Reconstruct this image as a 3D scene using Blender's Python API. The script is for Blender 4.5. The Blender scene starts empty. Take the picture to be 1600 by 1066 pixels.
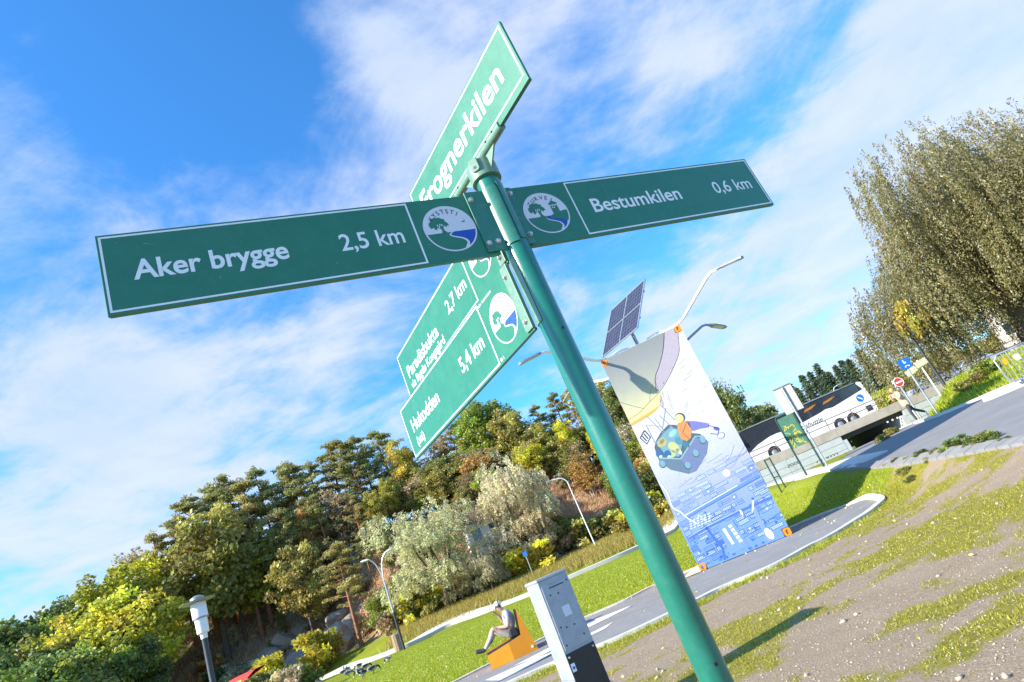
import bpy, math, random
import numpy as np
from mathutils import Matrix, Vector

# ------------------------------------------------------------------ scene, camera, sky, sun
sc = bpy.context.scene
col = sc.collection
rng = np.random.default_rng(7)
random.seed(7)

CAMZ = 1.605
FPX = 948.7
PITCH = math.radians(19.876)
ROLL = math.radians(-23.142)
_X = np.array([1., 0, 0]); _U = np.array([0, -math.sin(PITCH), math.cos(PITCH)])
CF = np.array([0, math.cos(PITCH), math.sin(PITCH)])
CX = math.cos(ROLL) * _X + math.sin(ROLL) * _U
CU = -math.sin(ROLL) * _X + math.cos(ROLL) * _U

cam = bpy.data.cameras.new('camera'); cam_o = bpy.data.objects.new('camera', cam); col.objects.link(cam_o)
cam.sensor_width = 36; cam.lens = FPX / 1600 * 36; cam.clip_start = .05; cam.clip_end = 3000
m = Matrix.Identity(4)
for i in range(3):
    m[i][0] = CX[i]; m[i][1] = CU[i]; m[i][2] = -CF[i]
m[2][3] = CAMZ
cam_o.matrix_world = m
sc.camera = cam_o

def ray(px, py):
    return CF + CX * (px - 800) / FPX - CU * (py - 533) / FPX

SUN_AZ = math.radians(26.0)      # the light travels towards +x, slightly +y
SUN_EL = math.radians(28.0)
SUN_DIR = np.array([-math.cos(SUN_AZ) * math.cos(SUN_EL), -math.sin(SUN_AZ) * math.cos(SUN_EL), math.sin(SUN_EL)])
sun = bpy.data.lights.new('sun', 'SUN'); sun_o = bpy.data.objects.new('sun', sun); col.objects.link(sun_o)
sun.energy = 5.0; sun.angle = math.radians(.53); sun.color = (1, .93, .82)
sun_o.rotation_euler = Vector(SUN_DIR).to_track_quat('Z', 'Y').to_euler()
sun_o.location = (-20, -10, 20)

sc.view_settings.view_transform = 'Standard'; sc.view_settings.look = 'None'
sc.view_settings.gamma = 1; sc.view_settings.use_curve_mapping = False
sc.view_settings.exposure = 1.0

w = bpy.data.worlds.new('World'); sc.world = w; w.use_nodes = True
WN = w.node_tree; WN.nodes.clear()
def wn(t, **k):
    n = WN.nodes.new(t)
    for a, b in k.items(): setattr(n, a, b)
    return n
def wl(a, b): WN.links.new(a, b)
def wmath(op, a, b=None, c=None, clamp=False):
    n = wn('ShaderNodeMath', operation=op); n.use_clamp = clamp
    for i, v in enumerate((a, b, c)):
        if v is None: continue
        if hasattr(v, 'links'): wl(v, n.inputs[i])
        else: n.inputs[i].default_value = v
    return n.outputs[0]
def wmix(f, a, b, blend='MIX'):
    n = wn('ShaderNodeMix', data_type='RGBA', blend_type=blend)
    if hasattr(f, 'links'): wl(f, n.inputs[0])
    else: n.inputs[0].default_value = f
    for s, v in ((6, a), (7, b)):
        if hasattr(v, 'links'): wl(v, n.inputs[s])
        else: n.inputs[s].default_value = (*v, 1)
    return n.outputs[2]
sky = wn('ShaderNodeTexSky', sky_type='NISHITA'); sky.sun_disc = False
sky.sun_elevation = SUN_EL
# the sky's sun azimuth: rotation 0 = +Y, growing clockwise seen from above
sky.sun_rotation = math.atan2(SUN_DIR[0], SUN_DIR[1]) % (2 * math.pi)
sky.air_density = 1.0; sky.dust_density = .4; sky.ozone_density = 2.2; sky.altitude = 50
tc = wn('ShaderNodeTexCoord')
nrm = wn('ShaderNodeVectorMath', operation='NORMALIZE'); wl(tc.outputs['Generated'], nrm.inputs[0])
D = nrm.outputs[0]
# cloud coordinates: project the direction on a flat cloud layer, stretched along one wind direction
sep = wn('ShaderNodeSeparateXYZ'); wl(D, sep.inputs[0])
zz = wmath('ADD', wmath('MAXIMUM', sep.outputs[2], 0.0), .16)
cu_ = wmath('DIVIDE', sep.outputs[0], zz); cv_ = wmath('DIVIDE', sep.outputs[1], zz)
cmb = wn('ShaderNodeCombineXYZ'); wl(cu_, cmb.inputs[0]); wl(cv_, cmb.inputs[1])
def wnoise(scale, detail, rough, rot, stretch, dist=0., loc=(0, 0, 0)):
    mp = wn('ShaderNodeMapping'); mp.inputs['Rotation'].default_value = (0, 0, math.radians(rot))
    mp.inputs['Scale'].default_value = (stretch, 1, 1); mp.inputs['Location'].default_value = loc
    wl(cmb.outputs[0], mp.inputs[0])
    n = wn('ShaderNodeTexNoise'); n.inputs['Scale'].default_value = scale; n.inputs['Detail'].default_value = detail
    n.inputs['Roughness'].default_value = rough; n.inputs['Distortion'].default_value = dist
    wl(mp.outputs[0], n.inputs['Vector']); return n.outputs[0]
n_big = wnoise(1.0, 3, .5, 28, .6, .4, (3.1, 1.7, 0))
n_wisp = wnoise(3.2, 8, .66, 38, .62, .7, (1.3, .4, 0))
n_puff = wnoise(3.0, 9, .60, 0, 1, .3, (7.3, 2.2, 0))
lobes = [  # px, py, radius in degrees, weight   (where cloud banks stand in the sky, and where it is clear)
    (545, 55, 5, .55), (620, 85, 5, .38), (760, 120, 8, .26), (900, 60, 8, .26), (640, 270, 7, .32),
    (130, 560, 7, .50), (160, 650, 6, .30), (60, 720, 12, .02), (330, 640, 12, .12), (520, 560, 11, .16), (230, 790, 12, .12),
    (40, 880, 12, .18), (1060, 70, 5, .42), (1180, 20, 7, .30), (1420, 190, 8, .48), (1260, 260, 6, .34), (1540, 90, 9, .46),
    (1330, 330, 6, .36), (1120, 400, 5, .32), (1230, 370, 5, .26), (900, 420, 6, .12), (50, 190, 7, .30), (1500, 10, 7, .38),
    (270, 130, 15, -.42), (430, 230, 7, -.16), (1160, 170, 9, -.26), (400, 40, 9, -.34), (1010, 210, 5, -.12), (90, 400, 6, -.10), (560, 310, 8, .30), (700, 210, 8, .26), (450, 390, 8, .26), (60, 320, 8, .24), (1150, 540, 11, .30), (960, 520, 9, .14), (1250, 470, 9, .16)]
acc = None
for px, py, rad, wt in lobes:
    d = ray(px, py); d = d / np.linalg.norm(d)
    dp = wn('ShaderNodeVectorMath', operation='DOT_PRODUCT'); wl(D, dp.inputs[0]); dp.inputs[1].default_value = tuple(d)
    k = 1 / (1 - math.cos(math.radians(rad)))
    e = wmath('EXPONENT', wmath('MULTIPLY', wmath('SUBTRACT', dp.outputs['Value'], 1.0), k))
    acc = wmath('MULTIPLY', e, wt) if acc is None else wmath('MULTIPLY_ADD', e, wt, acc)
field = wmath('ADD', wmath('MULTIPLY', wmath('SUBTRACT', n_big, .5), .9), wmath('MULTIPLY', wmath('SUBTRACT', n_wisp, .5), 1.15))
field = wmath('ADD', field, wmath('MULTIPLY', wmath('SUBTRACT', n_puff, .5), 1.8))
field = wmath('ADD', field, wmath('MULTIPLY', acc, 1.0))
# a thin veil near the horizon
veil = wmath('MULTIPLY', wmath('POWER', wmath('SUBTRACT', 1.0, wmath('MAXIMUM', sep.outputs[2], 0.), clamp=True), 5.0), .34)
mr = wn('ShaderNodeMapRange'); mr.interpolation_type = 'SMOOTHSTEP'
wl(wmath('ADD', field, veil), mr.inputs[0])
mr.inputs['From Min'].default_value = -.16; mr.inputs['From Max'].default_value = .70
cover = wmath('MULTIPLY', mr.outputs[0], .88)
shade = wn('ShaderNodeMapRange'); wl(n_puff, shade.inputs[0]); shade.inputs['From Min'].default_value = .35; shade.inputs['From Max'].default_value = .65
cloud_col = wmix(shade.outputs[0], (2.6, 3.2, 4.35), (3.4, 3.65, 4.35))
blue = wmix(1.0, sky.outputs[0], (.40, 1.05, 1.55), 'MULTIPLY')
out = wmix(cover, blue, cloud_col)
bg = wn('ShaderNodeBackground'); bg.inputs['Strength'].default_value = .125; wl(out, bg.inputs['Color'])
w.cycles.sampling_method = 'MANUAL'; w.cycles.sample_map_resolution = 512
wo = wn('ShaderNodeOutputWorld'); wl(bg.outputs[0], wo.inputs['Surface'])

# ------------------------------------------------------------------ helpers
def L(c):   # sRGB 0-255 to linear
    return tuple(((v / 255) / 12.92 if v / 255 <= .04045 else ((v / 255 + .055) / 1.055) ** 2.4) for v in c)
def S(a, b, x):
    t = np.clip((np.asarray(x, float) - a) / (b - a), 0, 1); return t * t * (3 - 2 * t)

_perm = np.random.default_rng(3).random((256, 256))
def vnoise(x, y):
    x = np.asarray(x, float); y = np.asarray(y, float)
    xi = np.floor(x).astype(int); yi = np.floor(y).astype(int); fx = x - xi; fy = y - yi
    fx = fx * fx * (3 - 2 * fx); fy = fy * fy * (3 - 2 * fy)
    g = lambda a, b: _perm[a % 256, b % 256]
    return (g(xi, yi) * (1 - fx) + g(xi + 1, yi) * fx) * (1 - fy) + (g(xi, yi + 1) * (1 - fx) + g(xi + 1, yi + 1) * fx) * fy
def fbm(x, y, o=4):
    s = 0; a = .5
    for i in range(o):
        s = s + a * vnoise(x * 2 ** i + 17.3 * i, y * 2 ** i + 5.1 * i); a *= .5
    return s / (1 - .5 ** o)

def hill_foot(az): return np.interp(az, [-60, -45, -25, -18, -7, 7, 14, 20], [92, 86, 80, 69, 66, 66, 70, 80])
def h(x, y):
    """height of the ground"""
    x = np.asarray(x, float); y = np.asarray(y, float)
    P = .61 + .0607 * (x - 7.93) + .0306 * (y - 16.7)
    P = np.maximum(P, 0); P = 1.08 - np.log1p(np.exp((1.08 - P) * 14)) / 14
    P = np.maximum(P - .02 * np.maximum(y - 24, 0), .25)
    k = S(8, 15, y)
    z = S(3 + 3.3 * k, 8 - .0 * k, x) * P
    z = z * (1 - .75 * S(70, 130, y))
    u = (x - 12.7) * .73 + (y - 22.1) * .68
    z = z + 1.0 * S(.3, 7, u) * S(.54, .62, x / np.maximum(y, .5)) * S(80, 50, y) * S(10, 16, y)
    d = np.hypot(x, y); az = np.degrees(np.arctan2(x, np.maximum(y, .01)))
    ft = hill_foot(az)
    inh = S(16, 9, az) * S(0, 20, y)
    z = z + 1.3 * S(ft - 11, ft, d) * inh
    ridge = np.interp(az, [-70, -46, -40, -32, -20, -5, 5, 12], [5, 6.5, 8, 12.5, 14, 12.5, 10, 5])
    hm = S(ft, ft + 27, d) * inh
    z = z + ridge * hm + hm * (1 - .6 * S(110, 160, d)) * 3.2 * (fbm(x * .13, y * .13, 4) - .5)
    z = z + .05 * (fbm(x * .35, y * .35, 3) - .5) * S(3, 6, d)
    return z
def hz(x, y): return float(h(x, y))
def at(px, py, d):
    r = ray(px, py); r = r * d / math.hypot(r[0], r[1]); return Vector((r[0], r[1], r[2] + CAMZ))
def gp(px, py, lift=0.):
    """where the line of sight through a pixel meets the ground"""
    r = ray(px, py); r = r / math.hypot(r[0], r[1]); ds = np.concatenate([np.arange(2, 40, .02), np.arange(40, 140, .1)])
    dz = r[2] * ds + CAMZ - h(r[0] * ds, r[1] * ds)
    i = np.argmax(dz < 0)
    if dz[i] >= 0: i = len(ds) - 1
    return Vector((r[0] * ds[i], r[1] * ds[i], hz(r[0] * ds[i], r[1] * ds[i]) + lift))

# ---- materials
def newmat(name):
    mt = bpy.data.materials.new(name); mt.use_nodes = True
    return mt, mt.node_tree, mt.node_tree.nodes['Principled BSDF']
def mat(name, c, rough=.6, metal=0., var=.12, scale=8., bump=0., bscale=60., coat=0., spec=.5, dirt=None, dscale=2.):
    mt, nt, b = newmat(name)
    tcn = nt.nodes.new('ShaderNodeTexCoord')
    nz = nt.nodes.new('ShaderNodeTexNoise'); nz.inputs['Scale'].default_value = scale; nz.inputs['Detail'].default_value = 6; nz.inputs['Roughness'].default_value = .65
    nt.links.new(tcn.outputs['Object'], nz.inputs['Vector'])
    rp = nt.nodes.new('ShaderNodeValToRGB'); rp.color_ramp.elements[0].position = .3; rp.color_ramp.elements[1].position = .7
    rp.color_ramp.elements[0].color = (*[v * (1 - var) for v in c], 1); rp.color_ramp.elements[1].color = (*[min(1, v * (1 + var)) for v in c], 1)
    nt.links.new(nz.outputs[0], rp.inputs[0]); colout = rp.outputs[0]
    if dirt:
        n2 = nt.nodes.new('ShaderNodeTexNoise'); n2.inputs['Scale'].default_value = dscale; n2.inputs['Detail'].default_value = 8; n2.inputs['Roughness'].default_value = .7
        nt.links.new(tcn.outputs['Object'], n2.inputs['Vector'])
        r2 = nt.nodes.new('ShaderNodeMapRange'); r2.inputs[1].default_value = .5; r2.inputs[2].default_value = .72; r2.inputs[4].default_value = dirt[3]
        nt.links.new(n2.outputs[0], r2.inputs[0])
        mx = nt.nodes.new('ShaderNodeMix'); mx.data_type = 'RGBA'; nt.links.new(r2.outputs[0], mx.inputs[0])
        nt.links.new(colout, mx.inputs[6]); mx.inputs[7].default_value = (*dirt[:3], 1); colout = mx.outputs[2]
    nt.links.new(colout, b.inputs['Base Color'])
    b.inputs['Roughness'].default_value = rough; b.inputs['Metallic'].default_value = metal
    b.inputs['Coat Weight'].default_value = coat; b.inputs['Coat Roughness'].default_value = .12
    b.inputs['Specular IOR Level'].default_value = spec
    mrr = nt.nodes.new('ShaderNodeMapRange'); mrr.inputs[3].default_value = max(.03, rough - .08); mrr.inputs[4].default_value = min(1, rough + .1)
    nt.links.new(nz.outputs[0], mrr.inputs[0]); nt.links.new(mrr.outputs[0], b.inputs['Roughness'])
    if bump:
        n3 = nt.nodes.new('ShaderNodeTexNoise'); n3.inputs['Scale'].default_value = bscale; n3.inputs['Detail'].default_value = 5
        nt.links.new(tcn.outputs['Object'], n3.inputs['Vector'])
        bp = nt.nodes.new('ShaderNodeBump'); bp.inputs['Strength'].default_value = bump; bp.inputs['Distance'].default_value = .02
        nt.links.new(n3.outputs[0], bp.inputs['Height']); nt.links.new(bp.outputs[0], b.inputs['Normal'])
    return mt
M = {}
M['sign'] = mat('sign_green', (.019, .172, .098), .42, var=.08, scale=14, dirt=(.05, .21, .145, .35), dscale=22, coat=.15)
M['sign_back'] = mat('sign_edge', (.09, .17, .14), .45, var=.1)
M['scuff'] = mat('paint_scuff', (.16, .33, .27), .6, var=.3, scale=40)
M['signwhite'] = mat('sign_white', (.80, .82, .84), .5, var=.03, scale=30)
M['emblem_white'] = mat('emblem_white', (.66, .67, .74), .5, var=.03)
M['emblem_blue'] = mat('emblem_blue', (.012, .07, .40), .45, var=.15, scale=60)
M['pole'] = mat('pole_paint', (.008, .150, .102), .30, var=.10, scale=10, coat=.5, bump=.03, bscale=130, dirt=(.07, .22, .17, .30), dscale=34)
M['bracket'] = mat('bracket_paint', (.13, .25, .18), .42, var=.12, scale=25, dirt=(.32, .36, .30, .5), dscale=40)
M['bracket_shaded'] = mat('bracket_paint_shaded', (.030, .175, .12), .35, var=.08, scale=25, coat=.3, dirt=(.2, .32, .26, .3), dscale=30)  # darker copy for brackets out of the sun, shade put into the colour
M['steel'] = mat('bolt_steel', (.62, .60, .56), .32, metal=.9, var=.2, scale=90)
M['black'] = mat('black_plastic', (.012, .012, .013), .5)
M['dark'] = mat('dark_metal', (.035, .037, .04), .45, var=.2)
M['galv'] = mat('galvanised_steel', (.46, .47, .48), .38, metal=.65, var=.2, scale=12)
M['white'] = mat('white_paint', (.78, .78, .77), .4, var=.05)
M['lampgrey'] = mat('lamp_grey', (.30, .31, .32), .45, metal=.3, var=.12)
M['orange'] = mat('orange_steel', (.80, .25, .012), .42, var=.10, scale=5, dirt=(.35, .12, .04, .45), dscale=9)
M['orange_seat'] = mat('orange_seat', (.90, .30, .008), .45, var=.05, scale=3)
M['cont'] = mat('container_paint', (.55, .20, .04), .5, var=.15, scale=3, dirt=(.3, .2, .12, .5))
M['asphalt'] = mat('asphalt', (.255, .242, .225), .9, var=.13, scale=1.6, bump=.5, bscale=170, dirt=(.25, .235, .215, .55), dscale=.9)
M['asphalt_road'] = mat('road_asphalt', (.225, .218, .212), .9, var=.12, scale=1.1, bump=.4, bscale=120, dirt=(.23, .22, .21, .5), dscale=.5)
M['concrete'] = mat('concrete', (.47, .44, .40), .85, var=.12, scale=2.2, bump=.3, bscale=60, dirt=(.33, .29, .23, .6), dscale=1.4)
M['paver'] = mat('paver', (.25, .24, .23), .9, var=.15, scale=3, bump=.3, bscale=60, dirt=(.22, .21, .18, .6), dscale=2)
M['concrete_pale'] = mat('pale_concrete', (.60, .56, .50), .85, var=.1, scale=1.5, bump=.25, bscale=50, dirt=(.45, .40, .32, .5), dscale=.8)
M['bridge'] = mat('bridge_concrete', (.40, .35, .29), .85, var=.15, scale=1.1, dirt=(.24, .20, .15, .6), dscale=.7)
M['wallpale'] = mat('painted_wall', (.46, .48, .48), .8, var=.08, scale=1.5, dirt=(.33, .32, .29, .5), dscale=.6)
M['paint'] = mat('road_marking', (.74, .71, .66), .8, var=.08, scale=6, dirt=(.3, .29, .28, .6), dscale=6)
M['rail'] = mat('rusty_rail', (.22, .13, .09), .6, metal=.3, var=.35, scale=9)
M['rock'] = mat('rock', (.36, .27, .205), .9, var=.4, scale=1.2, bump=.6, bscale=9, dirt=(.16, .115, .085, .8), dscale=.6)
M['pebble'] = mat('pebbles', (.46, .37, .28), .9, var=.35, scale=3)
M['bark'] = mat('bark', (.12, .085, .06), .95, var=.35, scale=6, bump=.8, bscale=22)
M['bark_pine'] = mat('pine_bark', (.30, .135, .065), .95, var=.35, scale=4, bump=.8, bscale=18)
M['bark_pale'] = mat('pale_bark', (.34, .30, .25), .9, var=.3, scale=7)
M['wood'] = mat('weathered_wood', (.36, .24, .15), .85, var=.25, scale=9)
M['skin'] = mat('skin', (.52, .30, .21), .55, var=.05)
M['tee'] = mat('grey_shirt', (.38, .37, .42), .85, var=.1, scale=20, bump=.2)
M['beige'] = mat('beige_cloth', (.55, .46, .37), .9, var=.12, scale=14, bump=.3)
M['tan'] = mat('tan_jacket', (.66, .44, .27), .85, var=.12, scale=10, bump=.3)
M['charcoal'] = mat('charcoal_cloth', (.05, .05, .055), .9, var=.15)
M['cap'] = mat('cap_white', (.75, .73, .68), .8, var=.06)
M['hair_fair'] = mat('fair_hair', (.42, .28, .12), .7, var=.25, scale=40)
M['hair_dark'] = mat('dark_hair', (.03, .02, .015), .6)
M['tyre'] = mat('tyre_rubber', (.02, .02, .02), .8)
M['buswhite'] = mat('bus_white', (.80, .79, .78), .28, var=.03, coat=.6, scale=2)
M['busdark'] = mat('bus_dark', (.022, .026, .036), .25, coat=.5, var=.1)
M['glass'] = mat('tinted_glass', (.030, .037, .05), .06, var=.2, scale=1.5, coat=.6, spec=.9)
M['amber'] = mat('amber_reflection', (.42, .16, .015), .5, var=.2)  # colour of the reflection painted on the coach windows
M['red'] = mat('sign_red', (.62, .045, .02), .45, var=.08)
M['blue'] = mat('sign_blue', (.012, .15, .55), .45, var=.08)
M['greysign'] = mat('sign_back_grey', (.52, .50, .42), .5, var=.06, metal=.1)
M['yellow'] = mat('notice_yellow', (.55, .50, .08), .6, var=.2, scale=20)
M['noticegreen'] = mat('notice_green', (.05, .15, .10), .5, var=.3, scale=5)
M['framegreen'] = mat('frame_green', (.012, .05, .04), .4, var=.15)
M['cream'] = mat('cream_board', (.62, .55, .36), .6, var=.2, scale=6)
M['grey_l'] = mat('cabinet_grey', (.36, .39, .43), .5, metal=.25, var=.13, scale=5, dirt=(.25, .27, .30, .5), dscale=11)
M['grey_b'] = mat('cabinet_base', (.27, .28, .285), .6, var=.08, scale=10)
M['cab_black'] = mat('cabinet_black', (.016, .018, .021), .45, var=.2, scale=9, coat=.1)
M['goose_white'] = mat('goose_white', (.78, .76, .72), .8)
M['goose_dark'] = mat('goose_dark', (.035, .033, .035), .7)
M['goose_grey'] = mat('goose_grey', (.30, .30, .31), .8, var=.4, scale=30)
M['graffiti'] = mat('graffiti_black', (.02, .03, .03), .7)
M['roof'] = mat('roof_tile', (.16, .08, .06), .8, var=.2)
M['cargrey'] = mat('car_paint_grey', (.30, .33, .37), .25, coat=.8, var=.04)
M['carsilver'] = mat('car_paint_silver', (.55, .57, .6), .3, metal=.4, coat=.8, var=.04)
M['led'] = mat('lamp_glass', (.70, .68, .58), .25, var=.05)

def leafmat(name, trans=.35, rough=.65):
    mt = bpy.data.materials.new(name); mt.use_nodes = True; nt = mt.node_tree; nt.nodes.clear()
    oi = nt.nodes.new('ShaderNodeObjectInfo'); at_ = nt.nodes.new('ShaderNodeAttribute'); at_.attribute_name = 'tone'
    hsv = nt.nodes.new('ShaderNodeHueSaturation'); nt.links.new(oi.outputs['Color'], hsv.inputs['Color'])
    a1 = nt.nodes.new('ShaderNodeSeparateColor'); nt.links.new(at_.outputs['Color'], a1.inputs[0])
    mh = nt.nodes.new('ShaderNodeMapRange'); mh.inputs[3].default_value = .475; mh.inputs[4].default_value = .525
    nt.links.new(a1.outputs[0], mh.inputs[0]); nt.links.new(mh.outputs[0], hsv.inputs['Hue'])
    mv = nt.nodes.new('ShaderNodeMapRange'); mv.inputs[3].default_value = .8; mv.inputs[4].default_value = 1.95
    nt.links.new(a1.outputs[1], mv.inputs[0]); nt.links.new(mv.outputs[0], hsv.inputs['Value'])
    df = nt.nodes.new('ShaderNodeBsdfDiffuse'); tr = nt.nodes.new('ShaderNodeBsdfTranslucent'); mx = nt.nodes.new('ShaderNodeMixShader'); mx.inputs[0].default_value = trans
    gl = nt.nodes.new('ShaderNodeBsdfGlossy'); gl.inputs['Roughness'].default_value = .45; mx2 = nt.nodes.new('ShaderNodeMixShader'); mx2.inputs[0].default_value = .04
    for s in (df, tr): nt.links.new(hsv.outputs[0], s.inputs['Color'])
    nt.links.new(df.outputs[0], mx.inputs[1]); nt.links.new(tr.outputs[0], mx.inputs[2])
    nt.links.new(mx.outputs[0], mx2.inputs[1]); nt.links.new(gl.outputs[0], mx2.inputs[2])
    o = nt.nodes.new('ShaderNodeOutputMaterial'); nt.links.new(mx2.outputs[0], o.inputs[0]); return mt
M['leaf'] = leafmat('foliage', .48)

# ---- mesh building
class MB:
    def __init__(s): s.v = []; s.f = []; s.m = []
    def add(s, vs, fs, mi=0):
        o = len(s.v); s.v += [tuple(float(c) for c in p) for p in vs]
        s.f += [tuple(i + o for i in f) for f in fs]; s.m += [mi] * len(fs); return s
    def box(s, c, size, rz=0., mi=0, rot=None, top=1., topy=None):
        R = rot if rot is not None else Matrix.Rotation(rz, 3, 'Z'); x, y, z = [v / 2 for v in size]
        ty = top if topy is None else topy
        vs = []
        for sz in (-1, 1):
            for sx, sy in ((-1, -1), (1, -1), (1, 1), (-1, 1)):
                k = top if sz > 0 else 1; k2 = ty if sz > 0 else 1
                vs.append(Vector(c) + R @ Vector((sx * x * k, sy * y * k2, sz * z)))
        return s.add(vs, [(3, 2, 1, 0), (4, 5, 6, 7), (0, 1, 5, 4), (1, 2, 6, 5), (2, 3, 7, 6), (3, 0, 4, 7)], mi)
    def tube(s, pts, r, n=10, mi=0, caps=True):
        pts = [Vector(p) for p in pts]; rs = r if hasattr(r, '__len__') else [r] * len(pts)
        vs = []; fs = []; up = None
        for i, p in enumerate(pts):
            t = (pts[min(i + 1, len(pts) - 1)] - pts[max(i - 1, 0)]).normalized()
            if up is None:
                a = Vector((0, 0, 1)) if abs(t.z) < .9 else Vector((1, 0, 0)); up = a
            u = (up - t * up.dot(t)).normalized(); b = t.cross(u); up = u
            for k in range(n):
                a = 2 * math.pi * k / n; vs.append(p + (u * math.cos(a) + b * math.sin(a)) * rs[i])
        for i in range(len(pts) - 1):
            for k in range(n):
                a = i * n + k; b2 = i * n + (k + 1) % n; fs.append((a, b2, b2 + n, a + n))
        if caps:
            fs.append(tuple(range(n - 1, -1, -1))); fs.append(tuple(range((len(pts) - 1) * n, len(pts) * n)))
        return s.add(vs, fs, mi)
    def cyl(s, p0, p1, r, n=16, mi=0, r1=None): return s.tube([p0, p1], [r, r if r1 is None else r1], n, mi)
    def lathe(s, prof, c=(0, 0, 0), n=24, mi=0, rot=None):
        vs = []; fs = []
        for (r, z) in prof:
            for k in range(n):
                a = 2 * math.pi * k / n; p = Vector((r * math.cos(a), r * math.sin(a), z)); vs.append(Vector(c) + (rot @ p if rot is not None else p))
        for i in range(len(prof) - 1):
            for k in range(n):
                a = i * n + k; b = i * n + (k + 1) % n; fs.append((a, b, b + n, a + n))
        fs.append(tuple(range(n - 1, -1, -1))); fs.append(tuple(range((len(prof) - 1) * n, len(prof) * n)))
        return s.add(vs, fs, mi)
    def prism(s, poly, f0, f1, mi=0):
        """poly: 2D points; f0,f1: functions mapping (a,b) to 3D for the two faces"""
        n = len(poly); vs = [f0(a, b) for a, b in poly] + [f1(a, b) for a, b in poly]
        fs = [tuple(range(n)), tuple(range(2 * n - 1, n - 1, -1))] + [(i, i + n, (i + 1) % n + n, (i + 1) % n) for i in range(n)]
        return s.add(vs, fs, mi)
    def ico(s, c, r, sub=2, mi=0, sq=(1, 1, 1), rot=None):
        n = 6 * sub; prof = [(math.sin(math.pi * i / (3 * sub + 1)), -math.cos(math.pi * i / (3 * sub + 1))) for i in range(1, 3 * sub + 1)]
        o = len(s.v); s.lathe(prof, n=n, mi=mi)
        for i in range(o, len(s.v)):
            p = Vector((s.v[i][0] * sq[0] * r, s.v[i][1] * sq[1] * r, s.v[i][2] * sq[2] * r)); p = rot @ p if rot is not None else p
            s.v[i] = tuple(p + Vector(c))
        return s
    def mesh(s, name, mats, smooth=False, ang=40):
        me = bpy.data.meshes.new(name); me.from_pydata(s.v, [], s.f)
        for mt in (mats if isinstance(mats, (list, tuple)) else [mats]): me.materials.append(M[mt] if isinstance(mt, str) else mt)
        me.polygons.foreach_set('material_index', s.m)
        if smooth:
            me.polygons.foreach_set('use_smooth', [True] * len(s.f)); me.set_sharp_from_angle(angle=math.radians(ang))
        me.update(); return me
    def build(s, name, mats, parent=None, smooth=False, bevel=0., ang=40):
        me = s.mesh(name, mats, smooth, ang); o = bpy.data.objects.new(name, me); col.objects.link(o)
        if parent is not None: o.parent = parent
        if bevel:
            b = o.modifiers.new('bevel', 'BEVEL'); b.width = bevel; b.segments = 2; b.limit_method = 'ANGLE'; b.angle_limit = math.radians(40)
        return o
def obj(name, me, parent=None):
    o = bpy.data.objects.new(name, me); col.objects.link(o)
    if parent is not None: o.parent = parent
    return o
def tag(o, label, cat, group=None):
    o['label'] = label; o['category'] = cat
    if group: o['group'] = group
    return o
def thing(name, label, cat, loc=(0, 0, 0), rz=0., group=None):
    o = bpy.data.objects.new(name, None); col.objects.link(o); o.location = loc; o.rotation_euler = (0, 0, rz)
    return tag(o, label, cat, group)
def structure(o): o['kind'] = 'structure'; return o
def stuff(o): o['kind'] = 'stuff'; return o
def dup(root, loc, rz=0., scale=1., label=None, group=None, color=None):
    r = root.copy(); col.objects.link(r); r.location = loc; r.rotation_euler = (0, 0, rz); r.scale = (scale,) * 3 if not hasattr(scale, '__len__') else scale
    if label: r['label'] = label
    if group: r['group'] = group
    for ch in list(root.children):
        c = ch.copy(); col.objects.link(c); c.parent = r
        if color: c.color = (*color, 1)
        for g in list(ch.children):
            d = g.copy(); col.objects.link(d); d.parent = c
    return r
def npmesh(name, V, F, mt, tone=None, smooth=False):
    V = np.ascontiguousarray(V, np.float32); F = np.ascontiguousarray(F, np.int32); nf, k = F.shape
    me = bpy.data.meshes.new(name); me.vertices.add(len(V)); me.vertices.foreach_set('co', V.ravel())
    me.loops.add(nf * k); me.loops.foreach_set('vertex_index', F.ravel()); me.polygons.add(nf)
    me.polygons.foreach_set('loop_start', np.arange(0, nf * k, k, dtype=np.int32)); me.polygons.foreach_set('loop_total', np.full(nf, k, np.int32))
    if smooth: me.polygons.foreach_set('use_smooth', np.ones(nf, bool))
    me.update(calc_edges=True)
    if tone is not None:
        a = me.attributes.new('tone', 'FLOAT_COLOR', 'POINT'); c = np.ones((len(V), 4), np.float32); c[:, :tone.shape[1]] = tone; a.data.foreach_set('color', c.ravel())
    me.materials.append(M[mt] if isinstance(mt, str) else mt); return me

# ---- lettering from the built-in font
_tc = {}
def text2d(body, bold=.0):
    key = (body, bold)
    if key in _tc: return _tc[key]
    c = bpy.data.curves.new('t', 'FONT'); c.body = body; c.size = 1; c.offset = bold; c.resolution_u = 4
    o = bpy.data.objects.new('t', c); col.objects.link(o)
    me = bpy.data.meshes.new_from_object(o.evaluated_get(bpy.context.evaluated_depsgraph_get()))
    V = np.array([v.co[:2] for v in me.vertices]); F = [tuple(p.vertices) for p in me.polygons]
    bpy.data.objects.remove(o); bpy.data.curves.remove(c); bpy.data.meshes.remove(me)
    _tc[key] = (V, F); return V, F
_capH = float(text2d('H')[0][:, 1].max())
def put_text(mb, body, x0, x1, base, cap, f, mi=0, bold=.012, shear=0.):
    V, F = text2d(body, bold); lo, hi = V[:, 0].min(), V[:, 0].max()
    k = (x1 - x0) / (hi - lo) if x1 is not None else cap / _capH
    pts = [f(x0 + (vx - lo) * k + shear * vy * cap / _capH, base + vy * cap / _capH) for vx, vy in V]
    mb.add(pts, F, mi)

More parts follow.
